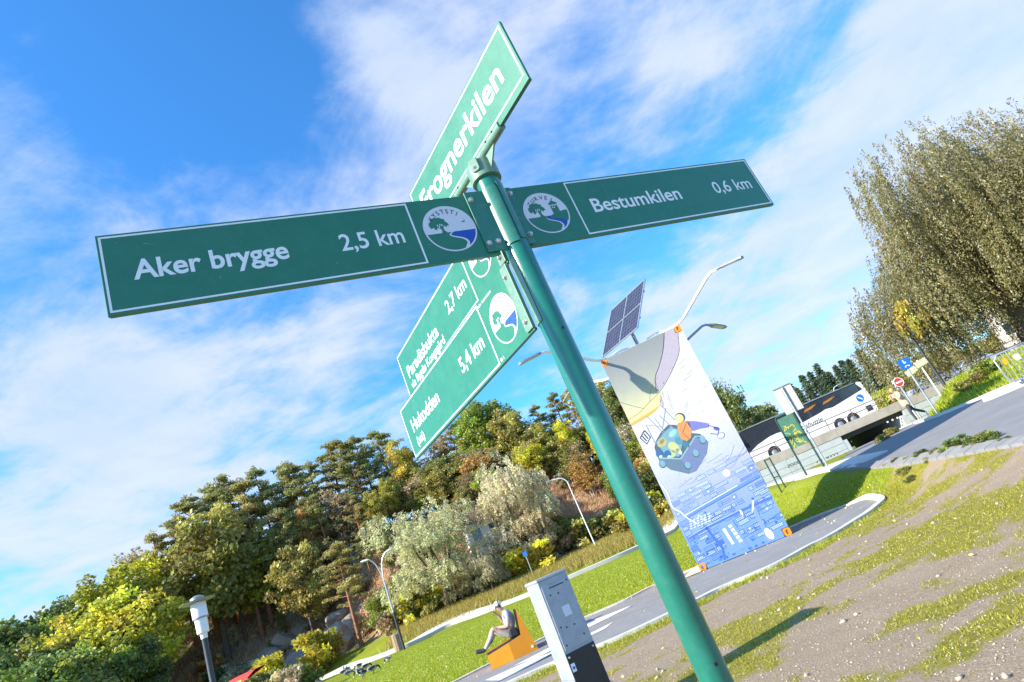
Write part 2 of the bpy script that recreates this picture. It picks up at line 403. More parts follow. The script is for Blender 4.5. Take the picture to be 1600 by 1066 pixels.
# ------------------------------------------------------------------ the ground
PATH_NEAR = [(700, 1110), (805, 1065), (872, 1035), (932.6, 1012.7), (1023.5, 972), (1092, 937.6), (1128, 920), (1212.5, 883.4), (1260, 857), (1290, 842.7), (1330, 818), (1352, 804), (1368, 791)]
PATH_TIP = [(1374, 785), (1362, 782.5)]
PATH_FAR = [(1340.5, 785), (1290, 804), (1243.5, 823), (1160, 862), (1084.6, 891), (1018.8, 919), (980, 939), (913, 968.5), (843.7, 1003), (764.5, 1041), (720, 1064), (640, 1105)]
pn = [gp(*p) for p in PATH_NEAR]; pt = [gp(*p) for p in PATH_TIP]; pf = [gp(*p) for p in PATH_FAR]
def smooth_line(P, k=3):
    P = [Vector(p) for p in P]; out = []
    for i in range(len(P) - 1):
        p0, p1, p2, p3 = P[max(i - 1, 0)], P[i], P[i + 1], P[min(i + 2, len(P) - 1)]
        for j in range(k):
            t = j / k; out.append(.5 * ((2 * p1) + (p2 - p0) * t + (2 * p0 - 5 * p1 + 4 * p2 - p3) * t * t + (3 * p1 - p0 - 3 * p2 + p3) * t ** 3))
    out.append(P[-1]); return out
loop_edge = smooth_line(pn + pt + pf, 3)
near_poly = np.array([[p.x, p.y] for p in smooth_line(pn + pt[:1], 3)])

def axis_pts(lo, hi, fine_lo, fine_hi, step, grow=1.12):
    a = list(np.arange(fine_lo, fine_hi + 1e-6, step)); s = step
    while a[-1] < hi: s = min(s * grow, 40); a.append(a[-1] + s)
    s = step; b = [fine_lo]
    while b[-1] > lo: s = min(s * grow, 40); b.append(b[-1] - s)
    return np.array(b[:0:-1] + a)
gx = axis_pts(-700, 700, -9, 16, .16, 1.07); gy = axis_pts(-60, 900, 1.5, 27, .16, 1.05)
gx = np.unique(np.concatenate([gx[(gx < -45) | (gx > 30)], np.arange(-45, -9, .9), gx[(gx >= -9) & (gx <= 30)]]))
X, Y = np.meshgrid(gx, gy); Z = h(X, Y)
nx, ny = len(gx), len(gy)
V = np.stack([X.ravel(), Y.ravel(), Z.ravel()], 1)
idx = np.arange(nx * ny).reshape(ny, nx)
F = np.stack([idx[:-1, :-1].ravel(), idx[:-1, 1:].ravel(), idx[1:, 1:].ravel(), idx[1:, :-1].ravel()], 1)
def side_of_path(x, y):
    """signed distance to the near edge of the path: positive on the camera's side"""
    best = np.full(np.shape(x), 1e9); sgn = np.zeros(np.shape(x))
    for (ax, ay), (bx, by) in zip(near_poly[:-1], near_poly[1:]):
        dx, dy = bx - ax, by - ay; l2 = dx * dx + dy * dy + 1e-12
        t = np.clip(((x - ax) * dx + (y - ay) * dy) / l2, 0, 1); qx, qy = ax + t * dx, ay + t * dy
        dd = np.hypot(x - qx, y - qy); s = np.sign((x - ax) * dy - (y - ay) * dx)
        up = dd < best; best = np.where(up, dd, best); sgn = np.where(up, s, sgn)
    return best * sgn
def gravel_mask(x, y):
    sd = side_of_path(x, y)
    # beyond the tip of the path the gravel runs on towards the road edge
    edge = .5 * (fbm(x * .7 + 9, y * .7, 3) - .5)
    lim = np.where(x > 6.4, (y - (16.1 + .55 * (x - 6.6))) * -1, sd)
    return S(-.05, .25, lim + edge * .8)
def moss_mask(x, y):
    a = math.radians(33); u = x * math.cos(a) + y * math.sin(a); v = -x * math.sin(a) + y * math.cos(a)
    n = .55 * fbm(u * .38 + 3.7, v * 1.0 + 1.2, 3) + .45 * fbm(u * 2.0 + 11, v * 3.4 + 3, 4)
    sd = side_of_path(x, y)
    n = n + .26 * S(.7, .15, np.abs(sd - .35)) + .07 * S(2.5, 6, x)
    n = n - .10 * S(5.5, 3.5, np.hypot(x, y))
    return S(.38, .66, n)
grav = gravel_mask(V[:, 0], V[:, 1]); moss = moss_mask(V[:, 0], V[:, 1])
dd = np.hypot(V[:, 0], V[:, 1]); azv = np.degrees(np.arctan2(V[:, 0], np.maximum(V[:, 1], .01)))
hillm = S(hill_foot(azv) - 1.5, hill_foot(azv) + 4, dd) * S(18, 12, azv) * (V[:, 1] > 0)
dry = S(hill_foot(azv) - 8, hill_foot(azv) - 2, dd) * S(18, 12, azv) * (V[:, 1] > 0) * S(-20, -6, azv)
gm = bpy.data.materials.new('ground_surface'); gm.use_nodes = True; nt = gm.node_tree; gb = nt.nodes['Principled BSDF']
def gn(t, **k):
    n = nt.nodes.new(t)
    for a, b in k.items(): setattr(n, a, b)
    return n
gtc = gn('ShaderNodeTexCoord')
def gnoise(scale, detail=6, rough=.65, rot=0, stretch=1.):
    mp = gn('ShaderNodeMapping'); mp.inputs['Rotation'].default_value = (0, 0, -math.radians(rot)); mp.inputs['Scale'].default_value = (stretch, 1, 1)
    nt.links.new(gtc.outputs['Object'], mp.inputs[0])
    n = gn('ShaderNodeTexNoise'); n.inputs['Scale'].default_value = scale; n.inputs['Detail'].default_value = detail; n.inputs['Roughness'].default_value = rough
    nt.links.new(mp.outputs[0], n.inputs['Vector']); return n.outputs[0]
def gramp(fac, stops):
    r = gn('ShaderNodeValToRGB'); el = r.color_ramp.elements
    el[0].position, el[0].color = stops[0][0], (*stops[0][1], 1); el[1].position, el[1].color = stops[-1][0], (*stops[-1][1], 1)
    for p, c in stops[1:-1]: e = el.new(p); e.color = (*c, 1)
    nt.links.new(fac, r.inputs[0]); return r.outputs[0]
def gmix(f, a, b, blend='MIX'):
    n = gn('ShaderNodeMix', data_type='RGBA', blend_type=blend)
    if hasattr(f, 'links'): nt.links.new(f, n.inputs[0])
    else: n.inputs[0].default_value = f
    nt.links.new(a, n.inputs[6]); nt.links.new(b, n.inputs[7]); return n.outputs[2]
def gmath(op, a, b, clamp=False):
    n = gn('ShaderNodeMath', operation=op); n.use_clamp = clamp
    for i, v in enumerate((a, b)):
        if hasattr(v, 'links'): nt.links.new(v, n.inputs[i])
        else: n.inputs[i].default_value = v
    return n.outputs[0]
ga = gn('ShaderNodeAttribute'); ga.attribute_name = 'tone'
gs = gn('ShaderNodeSeparateColor'); nt.links.new(ga.outputs['Color'], gs.inputs[0])
nf1 = gnoise(.5, 5, .6, 20, .4); nf2 = gnoise(9, 8, .75); nf3 = gnoise(55, 4, .7); nf4 = gnoise(2.2, 7, .7, 30, .5)
lawn = gramp(nf1, [(.3, (.145, .195, .010)), (.5, (.215, .25, .014)), (.7, (.29, .28, .030))])
lawn2 = gramp(nf2, [(.25, (.10, .15, .008)), (.55, (.23, .265, .016)), (.8, (.34, .32, .05))])
lawn = gmix(.5, lawn, lawn2)
bare = gn('ShaderNodeMapRange'); bare.inputs[1].default_value = .54; bare.inputs[2].default_value = .72; bare.inputs[4].default_value = .75; nt.links.new(nf4, bare.inputs[0])
soil = gramp(nf2, [(.3, (.19, .145, .095)), (.7, (.30, .24, .17))])
lawn = gmix(bare.outputs[0], lawn, soil)
gravel = gramp(nf3, [(.25, (.16, .115, .07)), (.5, (.355, .265, .175)), (.75, (.60, .48, .34))])
gravel = gmix(.35, gravel, gramp(nf4, [(.3, (.20, .135, .08)), (.7, (.39, .305, .21))]))
mossc = gramp(nf2, [(.25, (.13, .115, .015)), (.55, (.27, .24, .035)), (.8, (.40, .34, .09))])
mfac = gn('ShaderNodeMapRange'); mfac.inputs[1].default_value = .36; mfac.inputs[2].default_value = .74
nt.links.new(gmath('ADD', gs.outputs[1], gmath('MULTIPLY', gmath('SUBTRACT', nf2, .5), .9)), mfac.inputs[0])
gfac = gn('ShaderNodeMapRange'); gfac.inputs[1].default_value = .40; gfac.inputs[2].default_value = .60
nt.links.new(gmath('ADD', gs.outputs[0], gmath('MULTIPLY', gmath('SUBTRACT', nf2, .5), .5)), gfac.inputs[0])
gc = gmix(gfac.outputs[0], lawn, gmix(mfac.outputs[0], gravel, mossc))
hillc = gramp(gnoise(.35, 8, .7), [(.3, (.17, .125, .085)), (.48, (.38, .25, .15)), (.62, (.48, .34, .22)), (.8, (.34, .29, .13))])
gc = gmix(gs.outputs[2], gc, hillc)
nt.links.new(gc, gb.inputs['Base Color']); gb.inputs['Roughness'].default_value = .95; gb.inputs['Specular IOR Level'].default_value = .15
bp = gn('ShaderNodeBump'); bp.inputs['Strength'].default_value = .8; bp.inputs['Distance'].default_value = .03
nt.links.new(gmath('ADD', gmath('MULTIPLY', nf3, .5), nf2), bp.inputs['Height']); nt.links.new(bp.outputs[0], gb.inputs['Normal'])
ground = structure(obj('ground', npmesh('ground', V, F, gm, np.stack([grav, moss, hillm], 1), True)))

# dry grass stands on the slope beyond the far footpath (one mass, see the tufts below)
def drape(pts, lift): return [Vector((p[0], p[1], hz(p[0], p[1]) + lift)) for p in pts]
def ribbon(name, a, b, mt, lift, thick=0., sub=4):
    """surface between two lines of ground points"""
    mb = MB(); n = len(a); rows = []
    for p, q in zip(a, b):
        rows.append(drape([tuple(Vector(p).lerp(Vector(q), i / sub)) for i in range(sub + 1)], lift))
    vs = [v for r in rows for v in r]; k = sub + 1
    fs = [(i * k + j, (i + 1) * k + j, (i + 1) * k + j + 1, i * k + j + 1) for i in range(n - 1) for j in range(sub)]
    mb.add(vs, fs)
    if thick:
        o = len(mb.v); mb.v += [(v.x, v.y, v.z - thick) for v in vs]
        for i in range(n - 1):
            for j in (0, sub): mb.f.append((i * k + j, i * k + j + o, (i + 1) * k + j + o, (i + 1) * k + j)); mb.m.append(0)
        for i in (0, n - 1):
            for j in range(sub): mb.f.append((i * k + j, i * k + j + 1, i * k + j + 1 + o, i * k + j + o)); mb.m.append(0)
    return mb.build(name, mt, smooth=True)
def resample(P, n):
    P = [Vector((p[0], p[1], 0)) for p in P]; ln = [0]
    for a, b in zip(P[:-1], P[1:]): ln.append(ln[-1] + (b - a).length)
    out = []
    for i in range(n):
        t = ln[-1] * i / (n - 1); k = max(j for j in range(len(ln)) if ln[j] <= t + 1e-9); k = min(k, len(P) - 2)
        out.append(P[k].lerp(P[k + 1], (t - ln[k]) / max(ln[k + 1] - ln[k], 1e-9)))
    return out
nearL = resample(smooth_line(pn + pt[:1], 4), 60); farL = resample(smooth_line((pt[1:] + pf), 4)[::-1], 60)
structure(ribbon('asphalt_path', nearL, farL, 'asphalt', .018, sub=6))
def offset_line(P, d):
    out = []
    for i, p in enumerate(P):
        t = (Vector(P[min(i + 1, len(P) - 1)]) - Vector(P[max(i - 1, 0)])); t.z = 0; t.normalize(); out.append(Vector((p[0] - t.y * d, p[1] + t.x * d, 0)))
    return out
edgeL = resample(loop_edge, 150)
kerb = structure(ribbon('path_kerb', edgeL, offset_line(edgeL, -.17), 'concrete_pale', .055, thick=.12, sub=1))
# painted arrows on the path
def mark(name, pts, z=.026):
    mb = MB(); mb.add(drape([gp(*p)[:2] for p in pts], z), [tuple(range(len(pts)))]); return structure(mb.build(name, 'paint'))
c3 = lambda x, y: (720 + x / 5.173, 860 + y / 5.173)
mark('path_marking', [c3(1010, 600), c3(1395, 448), c3(1330, 488), c3(1040, 632)])
mark('path_marking', [c3(1030, 690), c3(1238, 588), c3(1170, 645), c3(1040, 706)])
mark('path_marking', [c3(430, 945), c3(770, 770), c3(790, 790), c3(640, 870)])
mark('path_marking', [c3(200, 1062), c3(560, 900), c3(790, 815), c3(600, 925), c3(330, 1064)])
# the far footpath, then the paved strip that joins the road edge
far_px = [(380, 1122), (500, 1065), (565, 1040), (633, 1013), (700, 982), (760, 958), (830, 931), (930, 888), (1000, 857), (1060, 829), (1085, 817)]
fp = [at(px, py, 1) for px, py in far_px]; far_pts = []
for px, py in far_px:
    r = ray(px, py); t = -CAMZ / min(r[2], -.02); far_pts.append(Vector((r[0] * t, r[1] * t, 0)))
far_pts = [Vector((p.x, p.y, 0)) * min(1, 68 / p.length) for p in far_pts]
far_pts += [Vector((9.0, 40.5, 0)), Vector((9.05, 32.8, 0)), Vector((8.2, 25.2, 0)), Vector((8.35, 23.0, 0)), Vector((8.0, 19.5, 0))]
fl = resample(smooth_line(far_pts, 5), 120)
structure(ribbon('footpath', offset_line(fl[:88], .2), offset_line(fl[:88], 2.3), 'concrete_pale', .24, thick=.5, sub=2))
structure(ribbon('footpath', offset_line(fl[87:], -.1), offset_line(fl[87:], .95), 'concrete_pale', .06, thick=.3, sub=2))
# the road: near edge, far edge
road_near = [Vector((8.0, 19.5, 0)), Vector((7.95, 16.8, 0)), Vector((7.85, 14.2, 0)), Vector((7.65, 11.7, 0)), Vector((7.6, 8.5, 0)), Vector((7.8, 4, 0)), Vector((8.4, -4, 0))]
road_near = [Vector((22.4, 62, 0)), Vector((20.6, 48, 0)), Vector((15, 34, 0)), Vector((10.2, 25.5, 0)), Vector((8.5, 21.5, 0))] + road_near[1:]
road_far = [Vector((28.6, 62, 0)), Vector((25.5, 50, 0)), Vector((18.5, 36, 0)), Vector((13.2, 25.5, 0)), Vector((12.5, 22.4, 0)), Vector((13.6, 21.0, 0)), Vector((16.5, 18.2, 0)), Vector((21, 13.5, 0)), Vector((25, 8, 0)), Vector((27, 2, 0)), Vector((28, -6, 0))]
rn = resample(smooth_line(road_near, 5), 90); rf_ = resample(smooth_line(road_far, 5), 90)
structure(ribbon('road', rn, rf_, 'asphalt_road', .022, sub=14))
structure(ribbon('road_kerb', offset_line(rf_, 0), offset_line(rf_, .22), 'concrete_pale', .10, thick=.15, sub=1))
pave = thing('paver_edging', 'strip of grey paving slabs along the near edge of the road', 'paving'); pave['kind'] = 'structure'
for k in ('label', 'category'): del pave[k]
rn2 = resample(smooth_line([Vector((8.3, 21.5, 0)), Vector((7.9, 16.8, 0)), Vector((7.8, 14.2, 0)), Vector((7.6, 11.7, 0)), Vector((7.55, 9.0, 0))], 5), 33)
for i in range(32):
    a, b = rn2[i], rn2[i + 1]; t = (b - a).normalized(); n = Vector((t.y, -t.x, 0)); a = a + t * .015; b = b - t * .015
    q = [a, b, b + n * .30, a + n * .30]; dz = .02 + .018 * random.random()
    lo = drape(q, -.05); hi = drape(q, .035 + dz); mb = MB(); mb.add(lo + hi, [(3, 2, 1, 0), (4, 5, 6, 7), (0, 1, 5, 4), (1, 2, 6, 5), (2, 3, 7, 6), (3, 0, 4, 7)])
    mb.build('slab', 'paver', pave)

# ------------------------------------------------------------------ the signpost
POLE = Vector((.15, 1.95, 0)); POLE.z = hz(POLE.x, POLE.y)
sp = thing('signpost', 'green signpost with five white-lettered direction signs in the foreground', 'signpost', POLE)
Z0 = -POLE.z
R_P = .0445
mb = MB(); mb.lathe([(R_P, 0), (R_P, 2.985 + Z0)], n=48); pole = mb.build('pole', 'pole', sp, True)
for (ang, z) in ((-62, 2.885), (-30, 2.90), (-58, 2.27), (-70, 1.2)):
    a = math.radians(ang); p = Vector((math.cos(a), math.sin(a), 0)); mb = MB()
    mb.cyl(p * (R_P - .004) + Vector((0, 0, z + Z0)), p * (R_P + .0012) + Vector((0, 0, z + Z0)), .0052, 14)
    mb.build('screw_hole', 'black', pole)
def frame_of(yaw, off):
    a = Vector((math.cos(yaw), math.sin(yaw), 0)); n = Vector((math.sin(yaw), -math.cos(yaw), 0))
    return lambda o: (lambda s, z: a * s + n * (off + o) + Vector((0, 0, z + Z0)))
def arc(cx, cy, r, a0, a1, n): return [(cx + r * math.cos(math.radians(a0 + (a1 - a0) * i / n)), cy + r * math.sin(math.radians(a0 + (a1 - a0) * i / n))) for i in range(n + 1)]
def spline2(P, k=8): return [(p.x, p.y) for p in smooth_line([Vector((a, b, 0)) for a, b in P], k)]
TREE = [(-.36, -.16), (-.33, -.05), (-.37, .04), (-.47, .10), (-.50, .0), (-.57, .02), (-.60, .12), (-.70, .06), (-.75, .20), (-.73, .32), (-.66, .35), (-.64, .45), (-.54, .47), (-.46, .54), (-.36, .50), (-.28, .52), (-.20, .45), (-.10, .42), (-.11, .32), (-.04, .26), (.0, .12), (-.08, .14), (-.12, .06), (-.18, .16), (-.24, .08), (-.25, .0), (-.23, -.08), (-.16, -.16)]
def emblem(panel, f, cx, cy, r, kind):
    """round emblem: shore path (tree, sea, gull) or hiking trail (tree, tower, brook)"""
    mb = MB(); P = lambda o: (lambda x, y: f(o)(cx + x * r, cy + y * r))
    def poly(pts, lay, mi): g = P(.0009 + lay * .0005); mb.add([g(x, y) for x, y in pts], [tuple(range(len(pts)))], mi)
    def strip(pts, wd, lay, mi):
        g = P(.0009 + lay * .0005); vs = []; n = len(pts)
        for i, (x, y) in enumerate(pts):
            x0, y0 = pts[max(i - 1, 0)]; x1, y1 = pts[min(i + 1, n - 1)]; l = math.hypot(x1 - x0, y1 - y0) or 1
            nxx, nyy = -(y1 - y0) / l * wd / 2, (x1 - x0) / l * wd / 2; vs += [g(x + nxx, y + nyy), g(x - nxx, y - nyy)]
        mb.add(vs, [(2 * i, 2 * i + 1, 2 * i + 3, 2 * i + 2) for i in range(n - 1)], mi)
    poly(arc(0, 0, 1, 0, 356, 63), 0, 0)
    hzn = -.16; a0 = math.degrees(math.asin(hzn / .94))
    Sc = spline2([(.02, hzn), (-.12, -.24), (-.06, -.35), (.12, -.43), (.34, -.53), (.42, -.68), (.30, -.86)])
    if kind == 'shore':
        sea = arc(0, 0, .94, -60, a0, 12) + [(.08, hzn)] + spline2([(.08, hzn), (-.05, -.25), (.0, -.32), (.18, -.39), (.42, -.50), (.52, -.66), (.47, -.815)])[1:]
        poly(sea, 1, 3)
    else:
        brook = spline2([(.0, hzn), (-.1, -.24), (.0, -.33), (.2, -.41), (.42, -.52), (.5, -.68), (.44, -.83)]) + [(.58, -.74), (.66, -.66)] + spline2([(.74, -.5), (.5, -.36), (.2, -.32), (.1, -.28), (.12, -.2), (.14, hzn)])
        poly(brook, 1, 3)
        poly([(.14, hzn), (.12, -.2), (.1, -.28), (.2, -.32), (.5, -.36), (.74, -.5)] + arc(0, 0, .94, -33, 1, 8) + [(.78, .02), (.62, -.02), (.60, .36), (.66, .40), (.44, .56), (.22, .40), (.28, .36), (.28, -.10)], 1, 1)
        for x, y in ((.32, .30), (.40, .31), (.48, .31), (.55, .31), (.36, .20), (.44, .20)): poly([(x - .025, y - .035), (x + .025, y - .035), (x + .025, y + .035), (x - .025, y + .035)], 3, 0)
    poly(arc(0, 0, .94, 180 - a0, 288, 16) + [(.30, -.86)] + Sc[::-1][1:], 1, 1)
    poly(TREE, 2, 1)
    for x, y in ((-.44, .17), (-.34, .19), (-.27, .17), (-.39, .10)): poly([(x - .022, y - .05), (x + .02, y - .03), (x + .026, y + .04), (x - .01, y + .05)], 3, 0)
    if kind == 'shore':
        poly([(.50, .20), (.56, .24), (.62, .24), (.66, .36), (.64, .25), (.67, .22), (.60, .20)], 2, 2)
    word = 'KYSTSTI' if kind == 'shore' else 'TURVEI'
    g = P(.0019)
    for i, ch in enumerate(word):
        an = math.radians(138 - (138 - 52) * i / (len(word) - 1)); Vt, Ft = text2d(ch, 0.); mid = (Vt[:, 0].min() + Vt[:, 0].max()) / 2; sz = .185 / _capH
        pts = []
        for vx, vy in Vt:
            lx, ly = (vx - mid) * sz, vy * sz; R = .66
            pts.append(g(math.cos(an) * (R + ly) + math.sin(an) * lx, math.sin(an) * (R + ly) - math.cos(an) * lx))
        mb.add(pts, Ft, 2)
    return mb.build('emblem', ['emblem_white', 'sign', 'dark', 'emblem_blue'], panel)
def sign_panel(yaw, off, s0, s1, z0, z1, border, divider, texts, emb=None, label=None, th=.011, dirsign=1):
    f = frame_of(yaw, off); mb = MB()
    mb.prism([(s0, z0), (s1, z0), (s1, z1), (s0, z1)], f(0), f(-th))
    pnl = mb.build('sign_panel', ['sign', 'sign_back'], sp, bevel=.0015)
    if label: pnl['label'] = label
    mb = MB()   # edge channel at the back
    for za, zb in ((z0, z0 + .012), (z1 - .012, z1)):
        mb.prism([(s0 + .004, za + .001), (s1 - .004, za + .001), (s1 - .004, zb - .001), (s0 + .004, zb - .001)], f(-th - .0005), f(-th - .005))
    mb.build('back_channel', 'sign_back', pnl)
    b0, b1, c0, c1 = border; wd = .0062; g = f(.0007); mb = MB()
    def rect(a, b, c, d): mb.add([g(a, c), g(b, c), g(b, d), g(a, d)], [(0, 1, 2, 3)])
    rect(b0, b1, c0, c0 + wd); rect(b0, b1, c1 - wd, c1); rect(b0, b0 + wd, c0 + wd, c1 - wd); rect(b1 - wd, b1, c0 + wd, c1 - wd)
    mb.build('border_line', 'signwhite', pnl)
    for (t, a, b, base, cap, bold) in texts:
        mb = MB(); put_text(mb, t, a, b, base, cap, f(.0008), bold=bold); mb.build('lettering', 'signwhite', pnl)
    if emb: emblem(pnl, f, *emb)
    mb = MB(); rs = random.Random(int(abs(s0) * 1000)); g = f(.0005)
    for k in range(16):
        s_, z_ = rs.uniform(s0 + .02, s1 - .06), rs.uniform(z0 + .02, z1 - .02); a = rs.uniform(-.6, .6) + (1.2 if k % 5 == 0 else 0); ln = rs.choice([.004, .006, .01, .02, .045]); wd_ = rs.uniform(.0006, .0014)
        c_, q_ = math.cos(a), math.sin(a); mb.add([g(s_ - q_ * wd_, z_ + c_ * wd_), g(s_ + q_ * wd_, z_ - c_ * wd_), g(s_ + c_ * ln, z_ + q_ * ln)], [(0, 1, 2)])
    stuff(mb.build('scratches', 'scuff', pnl))
    return pnl
B = .022
YA, OA = .481, .0065
pA = sign_panel(YA, OA, -1.263, -.075, 2.612, 2.878, (-1.256, -.345, 2.620, 2.871), None,
    [('Aker brygge', -1.187, -.768, 2.716, .063, B), ('2,5 km', -.607, -.394, 2.714, .062, .012)], (-.222, 2.745, .097, 'shore'), 'dark green blade reading Aker brygge 2,5 km, in shade')
YB, OB = .455, -.0124
pB = sign_panel(YB, OB, .055, 1.320, 2.632, 2.902, (.321, 1.312, 2.641, 2.895), None,
    [('Bestumkilen', .398, .847, 2.737, .063, .016), ('0,6 km', 1.038, 1.259, 2.737, .060, .008)], (.189, 2.767, .095, 'trail'), 'dark green blade reading Bestumkilen 0,6 km, in shade')
YH, OH = -.952, .0527
pH = sign_panel(YH, OH, -1.371, -.036, 2.315, 2.593, (-1.364, -.312, 2.324, 2.585), None,
    [('Hukodden', -1.279, -.889, 2.430, .064, .014), ('(sti)', -1.278, -1.173, 2.360, .042, .008), ('5,4 km', -.603, -.363, 2.430, .062, .016),
     ('Oslo', -.322, -.277, 2.566, .013, .0), ('kommune', -.267, -.185, 2.566, .013, .0), ('B1', -.300, -.272, 2.326, .013, .0)], (-.178, 2.446, .094, 'shore'), 'sunlit green blade reading Hukodden (sti) 5,4 km')
pP = sign_panel(YH - .012, OH - .012, -1.247, -.036, 2.5965, 2.842, (-1.240, -.306, 2.603, 2.835), None,
    [('Paradisbukta', -1.170, -.711, 2.680, .060, .012), ('via Bygdø Kongsgård', -1.176, -.682, 2.622, .040, .006), ('2,7 km', -.565, -.347, 2.695, .058, .010)], (-.178, 2.735, .090, 'trail'), 'sunlit green blade reading Paradisbukta 2,7 km')
YF = -.895
pF = sign_panel(YF, .009, -.505, .402, 3.024, 3.302, (-.494, .392, 3.052, 3.293), None,
    [('Frognerkilen', -.432, .306, 3.127, .100, .018)], None, 'sunlit green blade reading Frognerkilen on top of the post')
# brackets, cap and holder
def plate(yaw, off, s0, s1, z0, z1, mt, th=.006, bolts=(), rnd=.02, name='bracket', side=1):
    f = frame_of(yaw, off); mb = MB()
    if side > 0: poly = [(s0, z0)] + arc(s1 - rnd, z0 + rnd, rnd, -90, 0, 6) + arc(s1 - rnd, z1 - rnd, rnd, 0, 90, 6) + [(s0, z1)]
    else: poly = [(s1, z1)] + arc(s0 + rnd, z1 - rnd, rnd, 90, 180, 6) + arc(s0 + rnd, z0 + rnd, rnd, 180, 270, 6) + [(s1, z0)]
    mb.prism(poly, f(th), f(0)); o = mb.build(name, mt, sp, bevel=.0015)
    for s, z in bolts:
        g = f(th); c = g(s, z); n = Vector((math.sin(yaw), -math.cos(yaw), 0)); mb = MB()
        rt = n.to_track_quat('Z', 'Y').to_matrix()
        mb.lathe([(.0105, 0), (.0105, .0022)], c, 18, rot=rt); mb.lathe([(.0082, .0024), (.0082, .0075), (.006, .0098), (.003, .0105)], c, 6, rot=rt)
        mb.build('bolt', 'steel', o)
    return o
def shell(a0, a1, r, z0, z1, mt, name='clamp', th=.004, n=20):
    mb = MB(); vs = []; fs = []
    for i in range(n + 1):
        a = math.radians(a0 + (a1 - a0) * i / n)
        for rr in (r, r + th):
            for z in (z0, z1): vs.append((rr * math.cos(a), rr * math.sin(a), z + Z0))
    for i in range(n):
        o = i * 4; p = o + 4; fs += [(o + 2, p + 2, p + 3, o + 3), (o, o + 1, p + 1, p), (o + 1, o + 3, p + 3, p + 1), (o, p, p + 2, o + 2)]
    fs += [(0, 2, 3, 1), (n * 4, n * 4 + 1, n * 4 + 3, n * 4 + 2)]
    mb.add(vs, fs); return mb.build(name, mt, sp, True)
plate(YA, OA + .0008, -.122, -.028, 2.622, 2.886, 'bracket_shaded', th=.007, bolts=((-.106, 2.849), (-.107, 2.657), (-.070, 2.660)))
shell(188, 292, R_P + .0008, 2.632, 2.884, 'bracket_shaded')
plate(YB, OB + .0008, .040, .086, 2.640, 2.902, 'bracket_shaded', th=.006, bolts=((.072, 2.872), (.077, 2.682)), rnd=.012)
shell(-58, 30, R_P + .0006, 2.642, 2.90, 'bracket_shaded', th=.003)
plate(YH, OH + .0008, -.078, -.032, 2.323, 2.590, 'bracket', th=.006, bolts=((-.060, 2.547), (-.056, 2.359)), side=-1, rnd=.008)
plate(YH - .012, OH - .0112, -.078, -.034, 2.602, 2.838, 'bracket', th=.006, bolts=((-.058, 2.632),), side=-1, rnd=.008)
shell(150, 232, R_P + .0006, 2.323, 2.59, 'bracket', th=.003)
mb = MB(); mb.lathe([(.0575, 2.935 + Z0), (.0580, 2.938 + Z0), (.0580, 3.000 + Z0), (.0565, 3.008 + Z0), (.048, 3.013 + Z0), (.001, 3.016 + Z0)], n=44); cap = mb.build('cap', 'bracket', sp, True)
fF = frame_of(YF, .009); tb = fF(-.009)
mb = MB(); mb.tube([tb(-.19, 3.030), tb(.190, 3.030)], .0185, 20); tube = mb.build('holder_tube', 'bracket', sp, True)
for s in (-.15, .10, .15):
    mb = MB(); p = fF(.0095)(s, 3.036); mb.lathe([(.004, 0), (.0035, .004)], p, 8, rot=Vector((math.sin(YF), -math.cos(YF), 0)).to_track_quat('Z', 'Y').to_matrix()); mb.build('screw', 'dark', tube)
for sg in (1, -1):
    mb = MB(); mb.prism([(sg * .030, 3.012), (sg * .125, 3.016), (sg * .057, 2.955)], fF(-.0055), fF(-.0125)); mb.build('gusset', 'bracket', sp)
# fixing tab over the front of the cap
a = math.radians(-112); ta = Vector((math.cos(a), math.sin(a), 0)); tt = Vector((-ta.y, ta.x, 0))
mb = MB(); g = lambda o: (lambda s, z: ta * (.0585 + o) + tt * s + Vector((0, 0, z + Z0)))
mb.prism([(-.017, 3.012)] + arc(-.007, 2.967, .010, 180, 270, 5) + arc(.007, 2.967, .010, 270, 360, 5) + [(.017, 3.012)], g(.006), g(-.004)); tabp = mb.build('tab', 'bracket', sp, bevel=.001)
mb = MB(); mb.lathe([(.006, 0), (.006, .0012)], g(.006)(0, 2.972), 14, rot=ta.to_track_quat('Z', 'Y').to_matrix()); mb.build('screw_hole', 'dark', tabp)

# ------------------------------------------------------------------ the upended container with the mural
CW, CH, CD = 2.44, 6.06, 2.50
ct = thing('shipping_container', 'tall shipping container stood on end with a blue mural and solar lamps', 'container', (2.101, 16.926, .02), -.143)
mb = MB()
mb.box((CW / 2, .010 + .02, CH / 2), (CW - .10, .04, CH - .10)); mb.build('front_wall', 'cont', ct)
for sx in (0, 1):    # corrugated side walls
    mb = MB(); xo = .05 if sx == 0 else CW - .05; n = 34; vs = []; fs = []
    for i in range(n + 1):
        z = .1 + (CH - .2) * i / n; dx = (.0 if (i // 2) % 2 else .035) * (1 if sx == 0 else -1)
        vs += [(xo + dx, .1, z), (xo + dx, CD - .1, z)]
    for i in range(n): fs.append((2 * i, 2 * i + 1, 2 * i + 3, 2 * i + 2))
    mb.add(vs, fs); mb.build('side_wall', 'cont', ct)
mb = MB(); mb.box((CW / 2, CD - .05, CH / 2), (CW - .1, .04, CH - .1)); mb.build('back_wall', 'cont', ct)
mb = MB(); mb.box((CW / 2, CD / 2, CH - .06), (CW - .06, CD - .06, .04)); mb.build('top_plate', 'galv', ct)
for x in (.04, CW - .04):
    for y in (.04, CD - .04):
        mb = MB(); mb.box((x, y, CH / 2), (.07, .07, CH - .38)); mb.build('corner_post', 'cont', ct)
